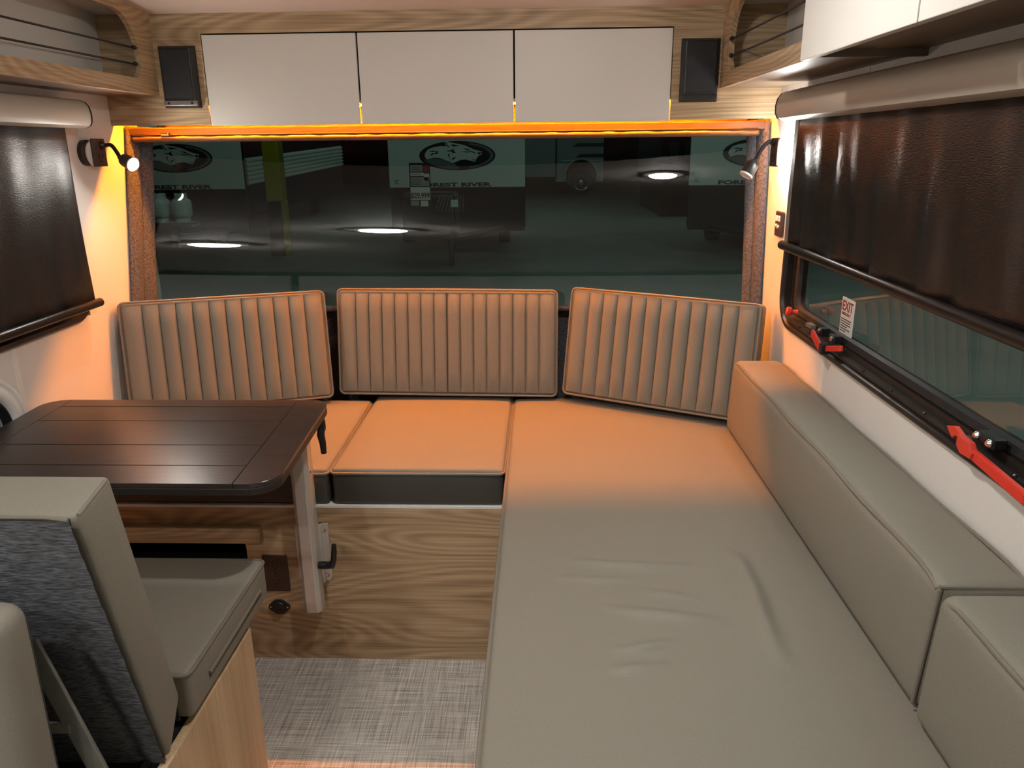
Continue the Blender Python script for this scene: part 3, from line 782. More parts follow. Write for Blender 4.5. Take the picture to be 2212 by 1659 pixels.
# bracket
br = MB(); 
for s_ in (-1, 1):
    br.prism([(lx+s_*.020, YB, .432), (lx+s_*.046, YB, .432), (lx+s_*.046, YB, .268), (lx+s_*.040, YB, .258), (lx+s_*.020, YB, .258)], (0, -.007, 0))
br.box((lx-.03, YB-.020, .258), (lx+.03, YB, .432))
bk = br.build('wall_bracket', 'aluminium', tab, bevel=.0015)
for s_ in (-1, 1):
    for zz in (.414, .276): MB().lathe((lx+s_*.036, YB-.007, zz), (0, -1, 0), [(.006, 0), (.0055, .002), (.0025, .0012)], 16).build('screw', 'chrome', bk, smooth=True)
# clamp levers
def lever(pts, radii, hub, axis, nm):
    o = MB().tube(pts, radii, 12).build(nm, 'black_plastic', tab, smooth=True)
    MB().lathe(hub, axis, [(.010, -.012), (.011, 0), (.010, .016), (.006, .018)], 18).build('lever_hub', 'black_plastic', o, smooth=True)
lever([(-.573, 1.815, .331), (-.556, 1.812, .334), (-.549, 1.808, .350), (-.545, 1.806, .378), (-.544, 1.806, .398)], [.010, .011, .008, .0075, .006], (-.580, 1.815, .331), (1, 0, 0), 'clamp_lever')
lever([(-.548, 1.800, .732), (-.550, 1.797, .712), (-.546, 1.795, .690), (-.545, 1.794, .664)], [.010, .010, .0085, .0075], (-.548, 1.803, .735), (0, 0, 1), 'arm_lever')

# ================================================================== SEAT CUSHIONS
UX, UY, UZ = V(1, 0, 0), V(0, 1, 0), V(0, 0, 1)
def pipe_loop(c, U, W, a, b, r, rad, h, N, n=5, wob=0):
    return [c+U*p+W*q+N*h for p, q in rrect(2*a, 2*b, r, n)]
def skewed(dx_back):
    def fn(p, uvt): p = p.copy(); p[0] += dx_back*uvt[1]; return p
    return fn
def seat_cushion(name, x0, x1, y0, y1, z0, z1, label, cat, sk=0, boxing='charcoal_vinyl'):
    c = V((x0+x1)/2, (y0+y1)/2, (z0+z1)/2); a, b, h = (x1-x0)/2, (y1-y0)/2, (z1-z0)/2
    t = thing(name, (c[0], c[1], z0), label, cat, 'seat cushions on the front bench')
    # lower boxing and top panel
    def fn(p, uvt):
        p = p.copy(); p[0] += sk*uvt[1]; return p
    cushion(c-V(0, 0, .004), UX, UY, UZ, a, b, h-.004, .012, (10, 10, 3), (0, .004), fn).build('boxing', boxing, t, smooth=True, ang=60)
    cushion(c+V(0, 0, h-.012), UX, UY, UZ, a+.001, b+.001, .012, .0115, (12, 12, 1), (.006, 0), fn).build('top_panel', 'vinyl', t, smooth=True, ang=60)
    L = [c+V(p+sk*q/b, q, h-.012) for p, q in rrect(2*a+.004, 2*b+.004, .016, 5)]
    MB().tube(L, .0040, 8, closed=True).build('piping', 'vinyl_piping', t, smooth=True)
    return t
seat_cushion('seat_cushion', -.553, -.094, YB+.004, 2.52, .4835, .588, 'middle grey seat cushion between the table leg and the long mattress', 'cushion', .0)
seat_cushion('seat_cushion', -1.302, -.566, YB+.004, 2.46, .4835, .586, 'grey seat cushion on the front bench, partly under the plank table', 'cushion', -.002)

# ---- long sofa
sofa = thing('sofa_base', (.32, .9, 0), 'oak sofa base carrying the long mattress cushion', 'sofa')
m_ = MB(); m_.box((-.03, -.78, 0), (-.012, 2.36, .478)); m_.box((-.012, -.78, 0), (XR, -.762, .478)); m_.build('side_panel', 'oak_y', sofa)
bx('deck', (-.03, -.78, .470), (XR, 2.36, .4825), 'white_laminate', sofa)
bx('mounting_block', (.0, 2.36, 0), (.6, 2.42, .478), 'oak_x', sofa)
def ridge(p, path, wd, ht):
    """height of a crease ridge along a polyline (xy)"""
    best = 1e9; tt = 0; n_ = len(path)-1
    for i in range(n_):
        a, b = np.array(path[i]), np.array(path[i+1]); d = b-a
        t = max(0, min(1, np.dot(p-a, d)/np.dot(d, d))); q = a+d*t; dist = np.linalg.norm(p-q)
        if dist < best:
            best = dist; tt = (i+t)/n_; nn = np.array([-d[1], d[0]])/np.linalg.norm(d); sgn = np.dot(p-q, nn)
    w_ = math.sin(math.pi*min(1, max(0, tt)))
    return ht*w_*math.exp(-(sgn/wd)**2)*(1 if best < 4*wd else 0) if best < 4*wd else 0
"""crease paths on the mattress, in metres on its surface"""
creases = [
    ([(.385, 1.475), (.405, 1.40), (.405, 1.30), (.398, 1.21), (.395, 1.13), (.400, 1.06)], .018, .009),
    ([(.05, 1.405), (.13, 1.385), (.24, 1.375), (.33, 1.385)], .011, .007),
    ([(.03, 1.335), (.12, 1.325), (.19, 1.330)], .009, .004),
    ([(.11, 1.235), (.19, 1.215), (.27, 1.200), (.34, 1.195)], .013, .007),
    ([(.12, 1.105), (.18, 1.115), (.24, 1.135)], .010, .006),
    ([(.11, 1.055), (.16, 1.060), (.22, 1.072)], .010, .006),
    ([(.19, 1.290), (.25, 1.275), (.31, 1.262)], .010, .004),
]
mx0, mx1, my0, my1 = -.083, .600, -.75, 2.475
mz0, mz1 = .4835, .587
mat_t = thing('mattress_cushion', ((mx0+mx1)/2, (my0+my1)/2, mz0), 'long grey vinyl mattress cushion with creases along the sofa', 'mattress')
cushion(V((mx0+mx1)/2, (my0+my1)/2, (mz0+mz1)/2-.004), UX, UY, UZ, (mx1-mx0)/2, (my1-my0)/2, (mz1-mz0)/2-.004, .012, (4, 20, 2)).build('boxing', 'charcoal_vinyl', mat_t, smooth=True, ang=60)
def mtop(u, v):
    x = mx0+(mx1-mx0)*u; y = my0+(my1-my0)*v
    z = mz1+.004*(1-(2*u-1)**6)
    if .9 < y < 1.7:
        p = np.array([x, y])
        for path, wd, ht in creases: z += 1.35*ridge(p, path, wd, ht)
    e = min(u*(mx1-mx0), (1-u)*(mx1-mx0), v*(my1-my0), (1-v)*(my1-my0))
    if e < .012: z -= .011*(1-math.sqrt(max(0, 1-(1-e/.012)**2)))
    return (x, y, z)
us = [0, .004, .01, .018]+[.018+.964*i/100 for i in range(1, 100)]+[.982, .99, .996, 1]
vs_ = [0, .001, .002, .0037]+[.0037+(.5-.0037)*i/60 for i in range(1, 60)]+[.5+.28*i/150 for i in range(0, 151)]+[.78+(.9963-.78)*i/30 for i in range(1, 30)]+[.9963, .998, .999, 1]
P = [mtop(u, v) for v in vs_ for u in us]; nu = len(us)
F = [(j*nu+i, j*nu+i+1, (j+1)*nu+i+1, (j+1)*nu+i) for j in range(len(vs_)-1) for i in range(nu-1)]
k0 = len(P); mt = MB().add(P, F)
mt.build('top_panel', 'vinyl', mat_t, smooth=True, ang=80)
MB().tube([V((mx0+mx1)/2+p, (my0+my1)/2+q, mz1-.011) for p, q in rrect(mx1-mx0+.004, my1-my0+.004, .018, 5)], .0042, 8, closed=True).build('piping', 'vinyl_piping', mat_t, smooth=True)

# ---- bolsters along the right wall
def bolster(y0, y1, xin, label):
    z0, z1 = .590, .803
    t = thing('bolster', (.63, (y0+y1)/2, z0), label, 'bolster', 'bolsters along the wall')
    def fn(p, uvt):
        p = p.copy(); p[0] += .010*(uvt[2]+1)*.5*(1 if uvt[0] < 0 else .0)
        return p
    a, b, h = (.703-xin)/2, (y1-y0)/2, (z1-z0)/2; c = V((.703+xin)/2, (y0+y1)/2, (z0+z1)/2)
    cushion(c, UX, UY, UZ, a, b, h, .020, (4, 24, 6), (.004, .005), fn).build('body', 'vinyl', t, smooth=True, ang=60)
    for xe, ins in ((xin+.014, 0), (.698, 0)):
        L = []
        for k in range(41):
            q = k/40; y = y0+.012+(y1-y0-.024)*q; L.append(V(xe+.002*math.sin(q*20), y, z1-.003-.010*(abs(2*q-1)**30)))
        MB().tube(L, .0033, 8).build('piping', 'vinyl_piping', t, smooth=True)
    L = [V(xin+.002+.012*max(0, (k/20-.0)), y0+.004, z0+.012+(z1-z0-.022)*k/20) for k in range(21)]
    MB().tube(L, .0032, 8).build('piping', 'vinyl_piping', t, smooth=True)
    L = [V(xin+.014+(.698-xin-.014)*k/10, y0+.006, z1-.007) for k in range(11)]
    MB().tube(L, .0033, 8).build('piping', 'vinyl_piping', t, smooth=True)
    return t
bolster(.974, 2.185, .556, 'long grey bolster leaning on the wall between the channelled cushion and the next bolster')
bolster(-.30, .962, .548, 'grey bolster whose end abuts the long bolster under the red-latched window')

# ---- channelled back cushions
def back_cushion(bl, brr, lean, h, n, label, seam=None, mt=.018):
    bl, brr = np.array(bl, float), np.array(brr, float)
    U = unit(brr-bl); wd = np.linalg.norm(brr-bl)
    B = np.cross(UZ, U)                       # points to the back
    Wv = unit(UZ*math.cos(lean)+B*math.sin(lean)); Nf = np.cross(U, Wv)   # front normal
    th = .085
    t = thing('back_cushion', tuple((bl+brr)/2), label, 'cushion', 'channelled back cushions')
    c = (bl+brr)/2+Wv*h/2-Nf*(th/2+.004)
    cushion(c, U, Wv, Nf, wd/2, h/2, th/2, .014, (10, 8, 3), (0, .003)).build('body', 'vinyl', t, smooth=True, ang=60)
    # channels
    mg = .008; ww = (wd-2*mt)/n
    edges = [mt+ww*k for k in range(n+1)]
    edges = [mg+.002]+edges[1:-1]+[wd-mg-.002]
    for k in range(n):
        e0, e1 = edges[k]+.0008, edges[k+1]-.0008
        nu, nv = 8, 10
        def f(u, v):
            s_ = e0+(e1-e0)*u
            hh = mg+.003+(h-2*mg-.006)*v
            pr = math.sin(math.pi*min(1, max(0, u)))**.55 if 0 < u < 1 else 0
            en = min(1, min(v, 1-v)*h/.03); en = math.sin(en*math.pi/2)**.6
            sl = .0035*math.sin(k*2.1+v*5)*.4
            return bl+U*(s_+sl*(0))+Wv*hh+Nf*(-.010+.0105+.0095*pr*en)
        mm = MB().grid(f, nu, nv)
        mm.build('channel', 'vinyl', t, smooth=True, ang=80)
    if seam:
        s_ = edges[seam]
        MB().tube([bl+U*s_+Wv*q+Nf*.0015 for q in np.linspace(.012, h-.012, 8)], .0018, 6).build('seam', 'charcoal_vinyl', t, smooth=True)
    L = [bl+U*(wd/2+p)+Wv*(h/2+q)+Nf*.0005 for p, q in rrect(wd-.004, h-.004, .016, 5)]
    MB().tube(L, .0036, 8, closed=True).build('piping', 'vinyl_piping', t, smooth=True)
    return t
back_cushion((-.672, 2.452, .610), (.060, 2.442, .604), .165, .353, 16, 'wide channelled back cushion in the middle with a central seam', seam=8)
back_cushion((.077, 2.432, .619), (.620, 2.169, .612), .20, .351, 12, 'channelled back cushion meeting the wall bolster')
back_cushion((-1.262, 2.205, .612), (-.684, 2.418, .610), .19, .354, 12, 'channelled back cushion behind the plank table')

# ================================================================== DINETTE SEAT (foreground)
seat = thing('dinette_chair', (-.9, 1.1, 0), 'single dinette chair on a pale oak box with dark carpeted backrest', 'chair')
MB().prism([(-.600, 1.362, 0), (-.600, .80, 0), (-.600, .80, .448), (-.600, 1.362, .448)], (-.016, 0, 0)).build('side_panel', 'oak_z', seat, bevel=.001)
m_ = MB(); m_.box((XL, 1.346, 0), (-.616, 1.362, .448)); m_.box((XL, .80, 0), (-.616, .816, .448)); m_.build('end_panel', 'oak_x', seat)
bx('deck', (XL, .816, .436), (-.616, 1.346, .448), 'black_plastic', seat)
bx('slide_rail', (-.640, .83, .448), (-.628, 1.30, .453), 'chrome', seat)
bx('corner_post', (-.632, 1.365, .30), (-.606, 1.372, .448), 'ivory_plastic', seat, bevel=.002)

sc = thing('dinette_seat_cushion', (-.9, 1.27, .458), 'grey seat cushion with a zip along its side, on the pale oak box', 'cushion')
cushion(V(-.945, 1.272, .506), UX, UY, UZ, .350, .192, .046, .012, (12, 8, 3), (.004, .003)).build('body', 'vinyl', sc, smooth=True, ang=60)
MB().tube([V(-.945+p, 1.272+q, .548) for p, q in rrect(.702, .386, .016, 5)], .003, 8, closed=True).build('piping', 'vinyl_piping', sc, smooth=True)
zp = MB().tube([V(-.5925, 1.415, .505), V(-.5925, 1.30, .503), V(-.5925, 1.150, .502)], .004, 8).build('zip_flap', 'vinyl_piping', sc, smooth=True)
bx('zip', (-.5960, 1.150, .494), (-.5905, 1.415, .4985), 'charcoal_vinyl', zp)
bx('cushion_end_shadow', (XL+.02, 1.078, .458), (-.62, 1.082, .535), 'charcoal_vinyl', sc)  # charcoal sheet put in as shade at the cushion's near end

# backrest: side profile at right end (y,z): top front, top back, bottom front, bottom back
tf, tb, bf, bb = V(0, .972, .968), V(0, .884, .947), V(0, 1.058, .530), V(0, 1.000, .452)

xa, xb = -1.24, -.600
up = unit((tf+tb)/2-(bf+bb)/2); Nn = unit(np.cross(UX, up)); hgt = np.linalg.norm((tf+tb)/2-(bf+bb)/2)
cB = ((tf+tb)/2+(bf+bb)/2)/2+V((xa+xb)/2, 0, 0)
def bfn(p, uvt): return p
P8 = {}
def bmap(p, uvt):
    return p
# bilinear profile cushion
def backbody():
    U, Wv, Nv = UX, up, Nn
    m = cushion(V(0, 0, 0), UX, UY, UZ, (xb-xa)/2, hgt/2, .045, .010, (10, 12, 3), (0, .003))
    out = []
    for q in m.v:
        u = q[0]; v = (q[1]/(hgt/2)+1)/2; t = (q[2]/.045+1)/2
        front = bf*(1-v)+tf*v; back = bb*(1-v)+tb*v
        # Nn points toward camera side (-y)?  t=1 -> camera side
        p = front*(1-t)+back*t
        out.append((u+(xa+xb)/2, p[1], p[2]))
    m.v = out
    return m
sb = backbody().build('backrest', 'vinyl', seat, smooth=True, ang=60)
def car(u, v):
    b = bb*(1-v)+tb*v; f_ = bf*(1-v)+tf*v
    n_ = unit(b-f_)
    x = xa+.006+(xb-xa-.012)*u
    d = .010+.0012*math.sin(x*90+v*31)*math.sin(v*70+x*13)
    # recess crease running down the back
    gx = -.676+.05*(.62-v); e = math.exp(-((x-gx)/.011)**2)*max(0, min(1, (.64-v)*9))
    d -= .0085*e
    p = b+n_*d
    return (x, p[1], p[2])
MB().grid(car, 130, 60).build('carpet_back', 'carpet_seat', sb, smooth=True, ang=80)
L = [V(xa+.01+(xb-xa-.022)*k/20, tb[1]-.001, tb[2]-.001-.004*(k == 20)) for k in range(21)]
MB().tube(L, .003, 8).build('piping', 'vinyl_piping', sb, smooth=True)
MB().tube([V(xb-.002, tf[1]*(1-q)+tb[1]*q, tf[2]*(1-q)+tb[2]*q-.0025) for q in np.linspace(0.12, .93, 8)], .003, 8).build('piping', 'vinyl_piping', sb, smooth=True)
# steel frame behind it
fr_ = seat
def bar(pa, pb, wv, a, b, nm='frame_bar'):
    pa, pb, wv = np.array(pa, float), np.array(pb, float), unit(np.array(wv, float)); d = unit(pb-pa); n_ = unit(np.cross(d, wv)); wv = np.cross(n_, d)
    return MB().obox((pa+pb)/2, d, wv, n_, np.linalg.norm(pb-pa)/2, a, b).build(nm, 'steel_bar', fr_, bevel=.0015)
bar((-.690, .868, .770), (-.600, .868, .452), (1, 0, 0), .014, .003)
bar((-.700, .866, .774), (-.735, .866, .452), (1, 0, 0), .010, .003)
bar((-.712, .867, .628), (-.655, .867, .628), (0, 0, 1), .0085, .003, 'frame_brace')
MB().lathe((-.700, .862, .757), (0, -1, 0), [(.0055, 0), (.0055, .003), (.003, .005)], 14).build('bolt', 'chrome', fr_, smooth=True)
# second backrest edge
rc = thing('folding_seat', (-.9, .79, .448), 'grey padded seat edge standing back to back with the carpeted backrest', 'seat')
def bb2():
    U = UX; Wv = unit(V(0, .02, 1)); Nv = np.cross(U, Wv)
    return cushion(V(-.955, .800, .66), U, Wv, Nv, .305, .200, .035, .026, (8, 10, 2), (0, .002))
bb2().build('body', 'vinyl', rc, smooth=True, ang=60)
MB().tube([V(-.955+p, .829+.02*q, .66+q) for p, q in rrect(.592, .380, .03, 6)], .003, 8, closed=True).build('piping', 'charcoal_vinyl', rc, smooth=True)
bx('support_board', (-1.24, .780, .448), (-.68, .796, .47), 'oak_x', rc)
# ================================================================== BEHIND THE CAMERA
gal = thing('galley_cabinet', (-1.03, -.75, 0), 'white galley cabinet with oak worktop near the rear wall', 'cabinet')
bx('carcass', (XL, -1.68, 0), (-.80, .05, .86), 'oak_y', gal)
for k in range(3): 
    d_ = bx('door', (-.80, -1.66+.57*k, .08), (-.784, -1.10+.57*k, .84), 'white_laminate', gal, bevel=.0015)
    bx('handle', (-.784, -1.45+.57*k, .76), (-.765, -1.31+.57*k, .775), 'black_metal', d_, bevel=.002)
bx('worktop', (XL, -1.68, .86), (-.77, .06, .89), 'dark_table', gal, bevel=.003)
tall = thing('tall_cabinet', (.45, -1.4, 0), 'tall white cabinet beside the rear wall', 'cabinet')
bx('carcass', (.18, -1.68, 0), (XR-.004, -1.10, 1.90), 'white_laminate', tall)
for z_ in ((.05, 1.0), (1.01, 1.88)): bx('door', (.185, -1.10, z_[0]), (XR-.005, -1.084, z_[1]), 'white_laminate', tall, bevel=.002)
rcab = thing('rear_overhead_cabinet', (-.5, -1.4, 1.475), 'white-doored overhead cabinet on the rear wall by the galley', 'cabinet')
bx('bottom_panel', (XL, -1.68, 1.531), (.17, -1.21, 1.541), 'oak_x', rcab)
for k in range(3): bx('door', (XL+.493*k+.002, -1.212, 1.473), (XL+.493*(k+1)-.002, -1.20, 1.90), 'white_laminate', rcab, bevel=.0015)

# ================================================================== SHOWROOM OUTSIDE
GZ = -.5
sf = struct(bx('floor_showroom', (-40, -12, GZ-.1), (40, 60, GZ), 'showroom_floor'))
struct(bx('wall_showroom', (-40, 45, GZ), (40, 45.2, 8), 'trailer_black'))
struct(bx('wall_showroom_side', (9.0, -12, GZ), (9.2, 44, 5.0), 'showroom_floor'))

def zpx(p):  # emblem sketch units -> metres on the centre trailer's front (x, z)
    return -2.680+((p[0]/6.506+820)-838)*.008199, 1.515-((p[1]/6.506+290)-305)*.007906
def trailer(dx, label, tanks=False, cover=False):
    Yp = 14.2
    t = thing('travel_trailer', (-1.46+dx, 14.2, GZ), label, 'trailer', 'white-fronted trailers outside the window')
    xa, xb = -2.688+dx, -.253+dx
    sk = (xa+xb)/2*.30-(.3 if dx < 0 else -.1 if dx > 0 else 0)
    def plan(y0_, y1_, z0_, ins, f): return [(xa+ins, y0_, z0_), (xb-ins, y0_, z0_), (xb-ins+sk*f, y1_, z0_), (xa+ins+sk*f, y1_, z0_)]
    MB().prism(plan(Yp+.02, Yp+3.8, .0, 0, 1), (0, 0, 2.75)).build('body', 'trailer_black', t)
    MB().box((xa, Yp-.02, .725), (xb, Yp+.02, 2.70)).build('front_panel', 'trailer_white', t, bevel=.008)
    MB().box((xa+.02, Yp-.01, -.05), (xb-.02, Yp+.02, .718)).build('lower_panel', 'trailer_black', t)
    for s_ in (-1, 1):
        MB().tube([((xa+xb)/2+s_*.9, Yp+.2, -.02), ((xa+xb)/2+s_*.06, Yp-1.35, -.02)], .06, 6).build('tongue_rail', 'trailer_black', t)
    for s_ in (-1, 1):
        MB().lathe(((xa+xb)/2+s_*1.0+sk*.58, Yp+2.2, GZ+.34), (1, 0, 0), [(.34, -.11), (.34, .11)], 24).build('wheel', 'rubber', t, smooth=True)
    MB().tube([((xa+xb)/2, Yp-1.25, .20), ((xa+xb)/2, Yp-1.25, GZ)], .045, 10).build('jack_post', 'trailer_black', t)
    # emblem
    c = zpx((1090, 298))
    def ell(a, b, cx, cz, n=48): return [(cx+dx+a*math.cos(2*math.pi*k/n), Yp-.02, cz+b*math.sin(2*math.pi*k/n)) for k in range(n)]
    sa, sb_ = 537/6.506*.008199, 205/6.506*.007906
    em = MB().prism(ell(sa, sb_, *c), (0, -.004, 0)).build('emblem', 'emblem_navy', t)
    def pr(pts, y, mat, nm='emblem_shape'):
        q = [zpx(p) for p in pts]
        return MB().prism([(a+dx, Yp-y, b) for a, b in q], (0, -.003, 0)).build(nm, mat, em)
    # outer grey crescent ring
    n = 40; a1 = [(1090+510*math.cos(k/n*2*math.pi), 298+190*math.sin(k/n*2*math.pi)) for k in range(n)]
    pr([(1090+510*math.cos(math.radians(t_)), 298+188*math.sin(math.radians(t_))) for t_ in range(-70, 71, 7)]+[(1090+465*math.cos(math.radians(t_)), 298+165*math.sin(math.radians(t_))) for t_ in range(70, -71, -7)], .0241, 'emblem_grey')
    pr([(600, 330), (650, 365), (700, 352), (780, 335), (870, 350), (960, 390), (1020, 400), (1060, 420), (1120, 470), (1090, 490), (960, 482), (820, 455), (700, 415), (630, 375)], .0241, 'emblem_grey')
    head = [(628, 300), (640, 255), (680, 208), (760, 178), (880, 162), (935, 172), (910, 92), (935, 96), (1020, 118), (1110, 135), (1200, 155), (1262, 185), (1330, 215), (1440, 246), (1430, 290), (1392, 300), (1360, 345), (1335, 388), (1285, 372), (1210, 355), (1140, 358), (1070, 385), (1040, 400), (1000, 392), (930, 366), (860, 335), (800, 325), (740, 328), (690, 345), (655, 350)]
    pr(head, .0262, 'trailer_white')
    for sh in ([(922, 100), (945, 120), (958, 155), (1000, 182), (960, 176), (938, 150)],
               [(1010, 140), (1080, 150), (1140, 165), (1085, 166), (1030, 172)],
               [(940, 228), (1000, 224), (1062, 194), (1040, 225), (1072, 262), (1018, 258), (1012, 238), (965, 240)],
               [(700, 300), (735, 262), (790, 256), (790, 244), (690, 240), (745, 224), (800, 236), (818, 230), (815, 272), (770, 270)],
               [(1175, 198), (1235, 205), (1292, 228), (1240, 226)],
               [(1145, 232), (1220, 244), (1300, 236), (1360, 272), (1345, 274), (1295, 248), (1215, 256)],
               [(1372, 258), (1428, 252), (1424, 280), (1392, 286)],
               [(958, 285), (985, 262), (980, 300), (1000, 382), (975, 320)],
               [(1020, 330), (1045, 325), (1082, 312), (1050, 340), (1018, 365)],
               [(1296, 330), (1318, 362), (1338, 340), (1330, 372), (1312, 366)]):
        pr(sh, .0283, 'emblem_navy')
    text('lettering', 'FOREST RIVER', .092, (-2.175+dx, Yp-.021, .742), (1, 0, 0), (0, 0, 1), 'ink', t, .003, 1.0, .004, fit=1.322)
    for k, (zz, ww) in enumerate(((.85, .08), (.82, .055), (.79, .08))):
        MB().box((xa+.09, Yp-.022, zz), (xa+.09+ww, Yp-.02, zz+.012)).build('decal_line', 'ink', t)
    if cover:
        cushion(V(-1.72+dx, 12.45, .38), UX, UY, UZ, .42, .336, .36, .08, (4, 4, 4)).build('tongue_cover', 'trailer_black', t, smooth=True)
        m = MB()
        for k in range(9): m.tube([(-1.62+.055*k, 12.108, .46), (-1.52+.045*k, 12.108, .70)], .006, 6)
        m.build('cover_grille', 'emblem_grey', t)
        MB().box((-1.36, 12.100, .53), (-1.25, 12.112, .64)).build('decal', 'tank_white', t)
    if tanks:
        MB().box((-6.05, 11.83, .27), (-5.34, 12.17, .340)).build('bottle_tray', 'trailer_black', t)
        MB().box((-5.75, 11.95, -.06), (-5.64, 12.05, .27)).build('tray_post', 'trailer_black', t)
    return t
trailer(0, 'white-fronted trailer with wolf-head emblem, its price sheet in front', cover=True)
trailer(-5.08, 'white-fronted trailer with wolf-head emblem behind the two gas bottles', tanks=True)
trailer(5.34, 'white-fronted trailer with wolf-head emblem, partly hidden by the carpeted jamb near the switched-off lamp')

def gas_bottle(x, y, z, label):
    t = thing('gas_bottle', (x, y, z), label, 'gas bottle', 'gas bottles')
    MB().lathe((x, y, z), (0, 0, 1), [(.11, 0), (.135, .03), (.15, .07), (.15, .22), (.140, .265), (.10, .30), (.06, .31)], 28).build('tank', 'tank_white', t, smooth=True, ang=60)
    m = MB()
    for a0 in (20, 140, 260):
        P = []
        for r in (.085, .092):
            for k in range(7):
                an = math.radians(a0+100*k/6); P.append((x+r*math.cos(an), y+r*math.sin(an), z+.29))
        P2 = P[:7]+P[7:][::-1]; m.prism(P2, (0, 0, .085))
    m.build('collar', 'tank_white', t)
    MB().lathe((x, y, z+.30), (0, 0, 1), [(.02, 0), (.02, .05), (.035, .052), (.035, .065)], 16).build('valve', 'chrome', t, smooth=True)
    MB().lathe((x, y, z-.06), (0, 0, 1), [(.11, 0), (.11, .07)], 24).build('foot_ring', 'tank_white', t, smooth=True)
    MB().tube([(x-.02, y, z+.345), (x+.09, y-.02, z+.345)], .011, 8).build('regulator', 'chrome', t)
gas_bottle(-5.860, 12.0, .40, 'white gas bottle on the trailer tongue nearest the window jamb')
gas_bottle(-5.530, 12.0, .40, 'white gas bottle on the trailer tongue, the one farther from the jamb')

po = thing('column', (-4.9, 14.4, GZ), 'yellow steel column with a black base in the showroom', 'column')
MB().box((-5.00, 14.30, .50), (-4.70, 14.60, 5.0)).build('upper_sleeve', 'post_yellow', po, bevel=.02)
MB().box((-5.02, 14.32, GZ), (-4.76, 14.58, .50)).build('lower_sleeve', 'trailer_black', po, bevel=.02)
MB().box((-4.76, 14.35, GZ), (-4.68, 14.55, .50)).build('guard_strip', 'post_yellow', po, bevel=.01)

# long trailer with ribbed white siding seen obliquely
sd = thing('ribbed_trailer', (-5, 18, GZ), 'dark trailer with a band of ribbed white siding behind the yellow column', 'trailer')
p0, p1 = V(-6.79, 18.2, 0), V(-6.25, 25.1, 0)
nn = unit(V(6.9, -.54, 0))
def sidez(za0, za1, zb0, zb1, off, nm, mt, th=.03):
    q = nn*off
    return MB().prism([p0+q+V(0, 0, za0), p1+q+V(0, 0, zb0), p1+q+V(0, 0, zb1), p0+q+V(0, 0, za1)], -nn*th).build(nm, mt, sd)
sidez(-.05, 3.0, .1, 3.2, 0, 'body', 'navy_paint', 2.0)
sidez(.622, 1.22, .913, 1.50, .03, 'siding', 'trailer_white')
for k in range(6): sidez(.64+.1*k, .69+.1*k, .93+.098*k, .975+.098*k, .06, 'siding_rib', 'trailer_white')
for q_ in (p0+V(-.8, .6, 0), p1+V(-.8, -.6, 0)): MB().box((q_[0]-.1, q_[1]-.1, GZ), (q_[0]+.1, q_[1]+.1, .2)).build('support_leg', 'trailer_black', sd)

# motorhome with wheel
mh = thing('motorhome', (1, 31, GZ), 'grey motorhome with a chrome wheel far across the showroom', 'motorhome')
Ym = 33.0; k_ = Ym/28.0
MB().box((-.6, Ym, .22), (.68, Ym+2.4, 3.2)).build('door_side', 'motorhome_silver', mh)
MB().box((.70, Ym+.02, .02), (2.63, Ym+2.4, 3.2)).build('side_body', 'motorhome_silver', mh)
MB().box((.665, Ym-.03, .1), (.72, Ym, 3.2)).build('seam_trim', 'trailer_black', mh)
wc_x, wc_z = 1.72, .20
MB().lathe((wc_x, Ym+.0, wc_z+.06), (0, -1, 0), [(.64, 0), (.64, .05)], 36).build('wheel_arch', 'trailer_black', mh)
P = [(wc_x+.66*math.cos(math.radians(a)), Ym-.06, wc_z+.06+.66*math.sin(math.radians(a))) for a in range(-10, 191, 10)]
MB().tube(P, .03, 8).build('arch_trim', 'trailer_white', mh, smooth=True)
wh = MB().lathe((wc_x, Ym-.10, GZ+.50), (0, -1, 0), [(.50, 0), (.50, .16), (.44, .2), (.34, .2)], 36).build('tyre', 'rubber', mh, smooth=True)
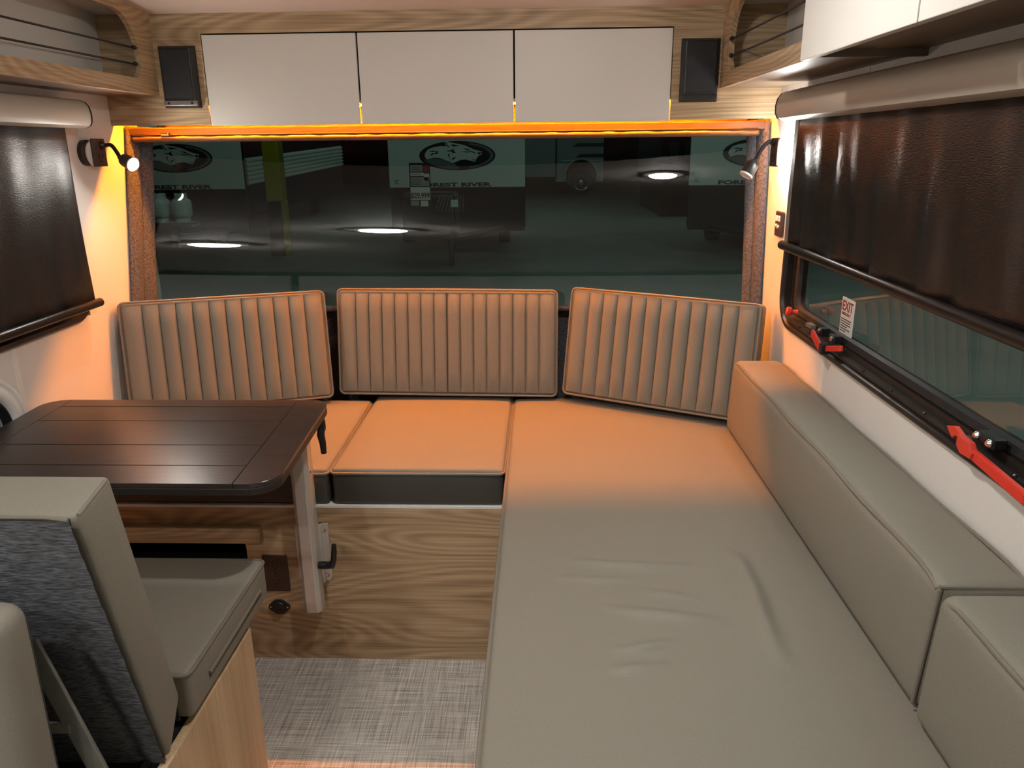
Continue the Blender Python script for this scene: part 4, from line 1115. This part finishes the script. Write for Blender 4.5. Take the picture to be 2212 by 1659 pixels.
MB().lathe((wc_x, Ym-.28, GZ+.50), (0, -1, 0), [(.33, 0), (.31, .03), (.26, .005), (.12, .005), (.10, .08), (.05, .09)], 32).build('hub', 'chrome', wh, smooth=True)
for a, b, c_ in ((.95, 1.42, 1.46), (1.1, 1.00, 1.10)):
    MB().prism([(a+.4, Ym-.01, b), (2.62, Ym-.01, b), (2.62, Ym-.01, b+.12), (a+.6, Ym-.01, b+.12)], (0, -.02, 0)).build('stripe', 'motorhome_dark', mh)
MB().box((.95, Ym-.04, .82), (2.63, Ym+.01, .88)).build('belt_trim', 'trailer_white', mh)
dm = thing('dark_coach', (4, 20, GZ), 'dark navy coach body behind the trailers', 'coach')
MB().box((3.3, 22, .55), (4.6, 27, 3.2)).build('body', 'navy_paint', dm)
MB().box((3.4, 22.2, GZ), (4.5, 26.8, .55)).build('skirt', 'trailer_black', dm)
for x_ in (3.55, 3.95): MB().box((x_, 21.97, 1.02), (x_+.24, 21.995, 1.5)).build('notice', 'motorhome_dark', dm)

# price sheet
ps = thing('price_sheet', (-1.85, 12.1, .65), 'white price sheet reading $29,999 in front of the middle trailer', 'sign')
Yt = 12.10
xa, xb, za, zb = -1.985, -1.665, .53, 1.19
bd = MB().box((xa, Yt, za), (xb, Yt+.012, zb)).build('board', 'print_dark', ps)
def blk(u0, u1, v0, v1, mt, nm='print_block', d=.003): 
    return MB().box((xa+(xb-xa)*u0, Yt-d, zb-(zb-za)*v1), (xa+(xb-xa)*u1, Yt, zb-(zb-za)*v0)).build(nm, mt, bd)
blk(.06, .64, .05, .19, 'print_grey'); blk(.66, .96, .03, .22, 'print_red'); blk(.06, .70, .22, .29, 'sticker_white'); blk(.06, .94, .32, .52, 'print_grey'); blk(.70, .96, .24, .40, 'sticker_white')
blk(.03, .97, .54, .83, 'sticker_white'); blk(.03, .40, .85, .96, 'print_grey'); blk(.50, .86, .85, .98, 'sticker_white')
for v in (.10, .14, .25, .37, .42, .47): blk(.12, .55, v, v+.012, 'print_dark', 'print_line', .005)
text('lettering', '$29,999', .115, (xa+.012, Yt-.006, zb-(zb-za)*.79), (1, 0, 0), (0, 0, 1), 'print_red', bd, .002, .78, .0025)
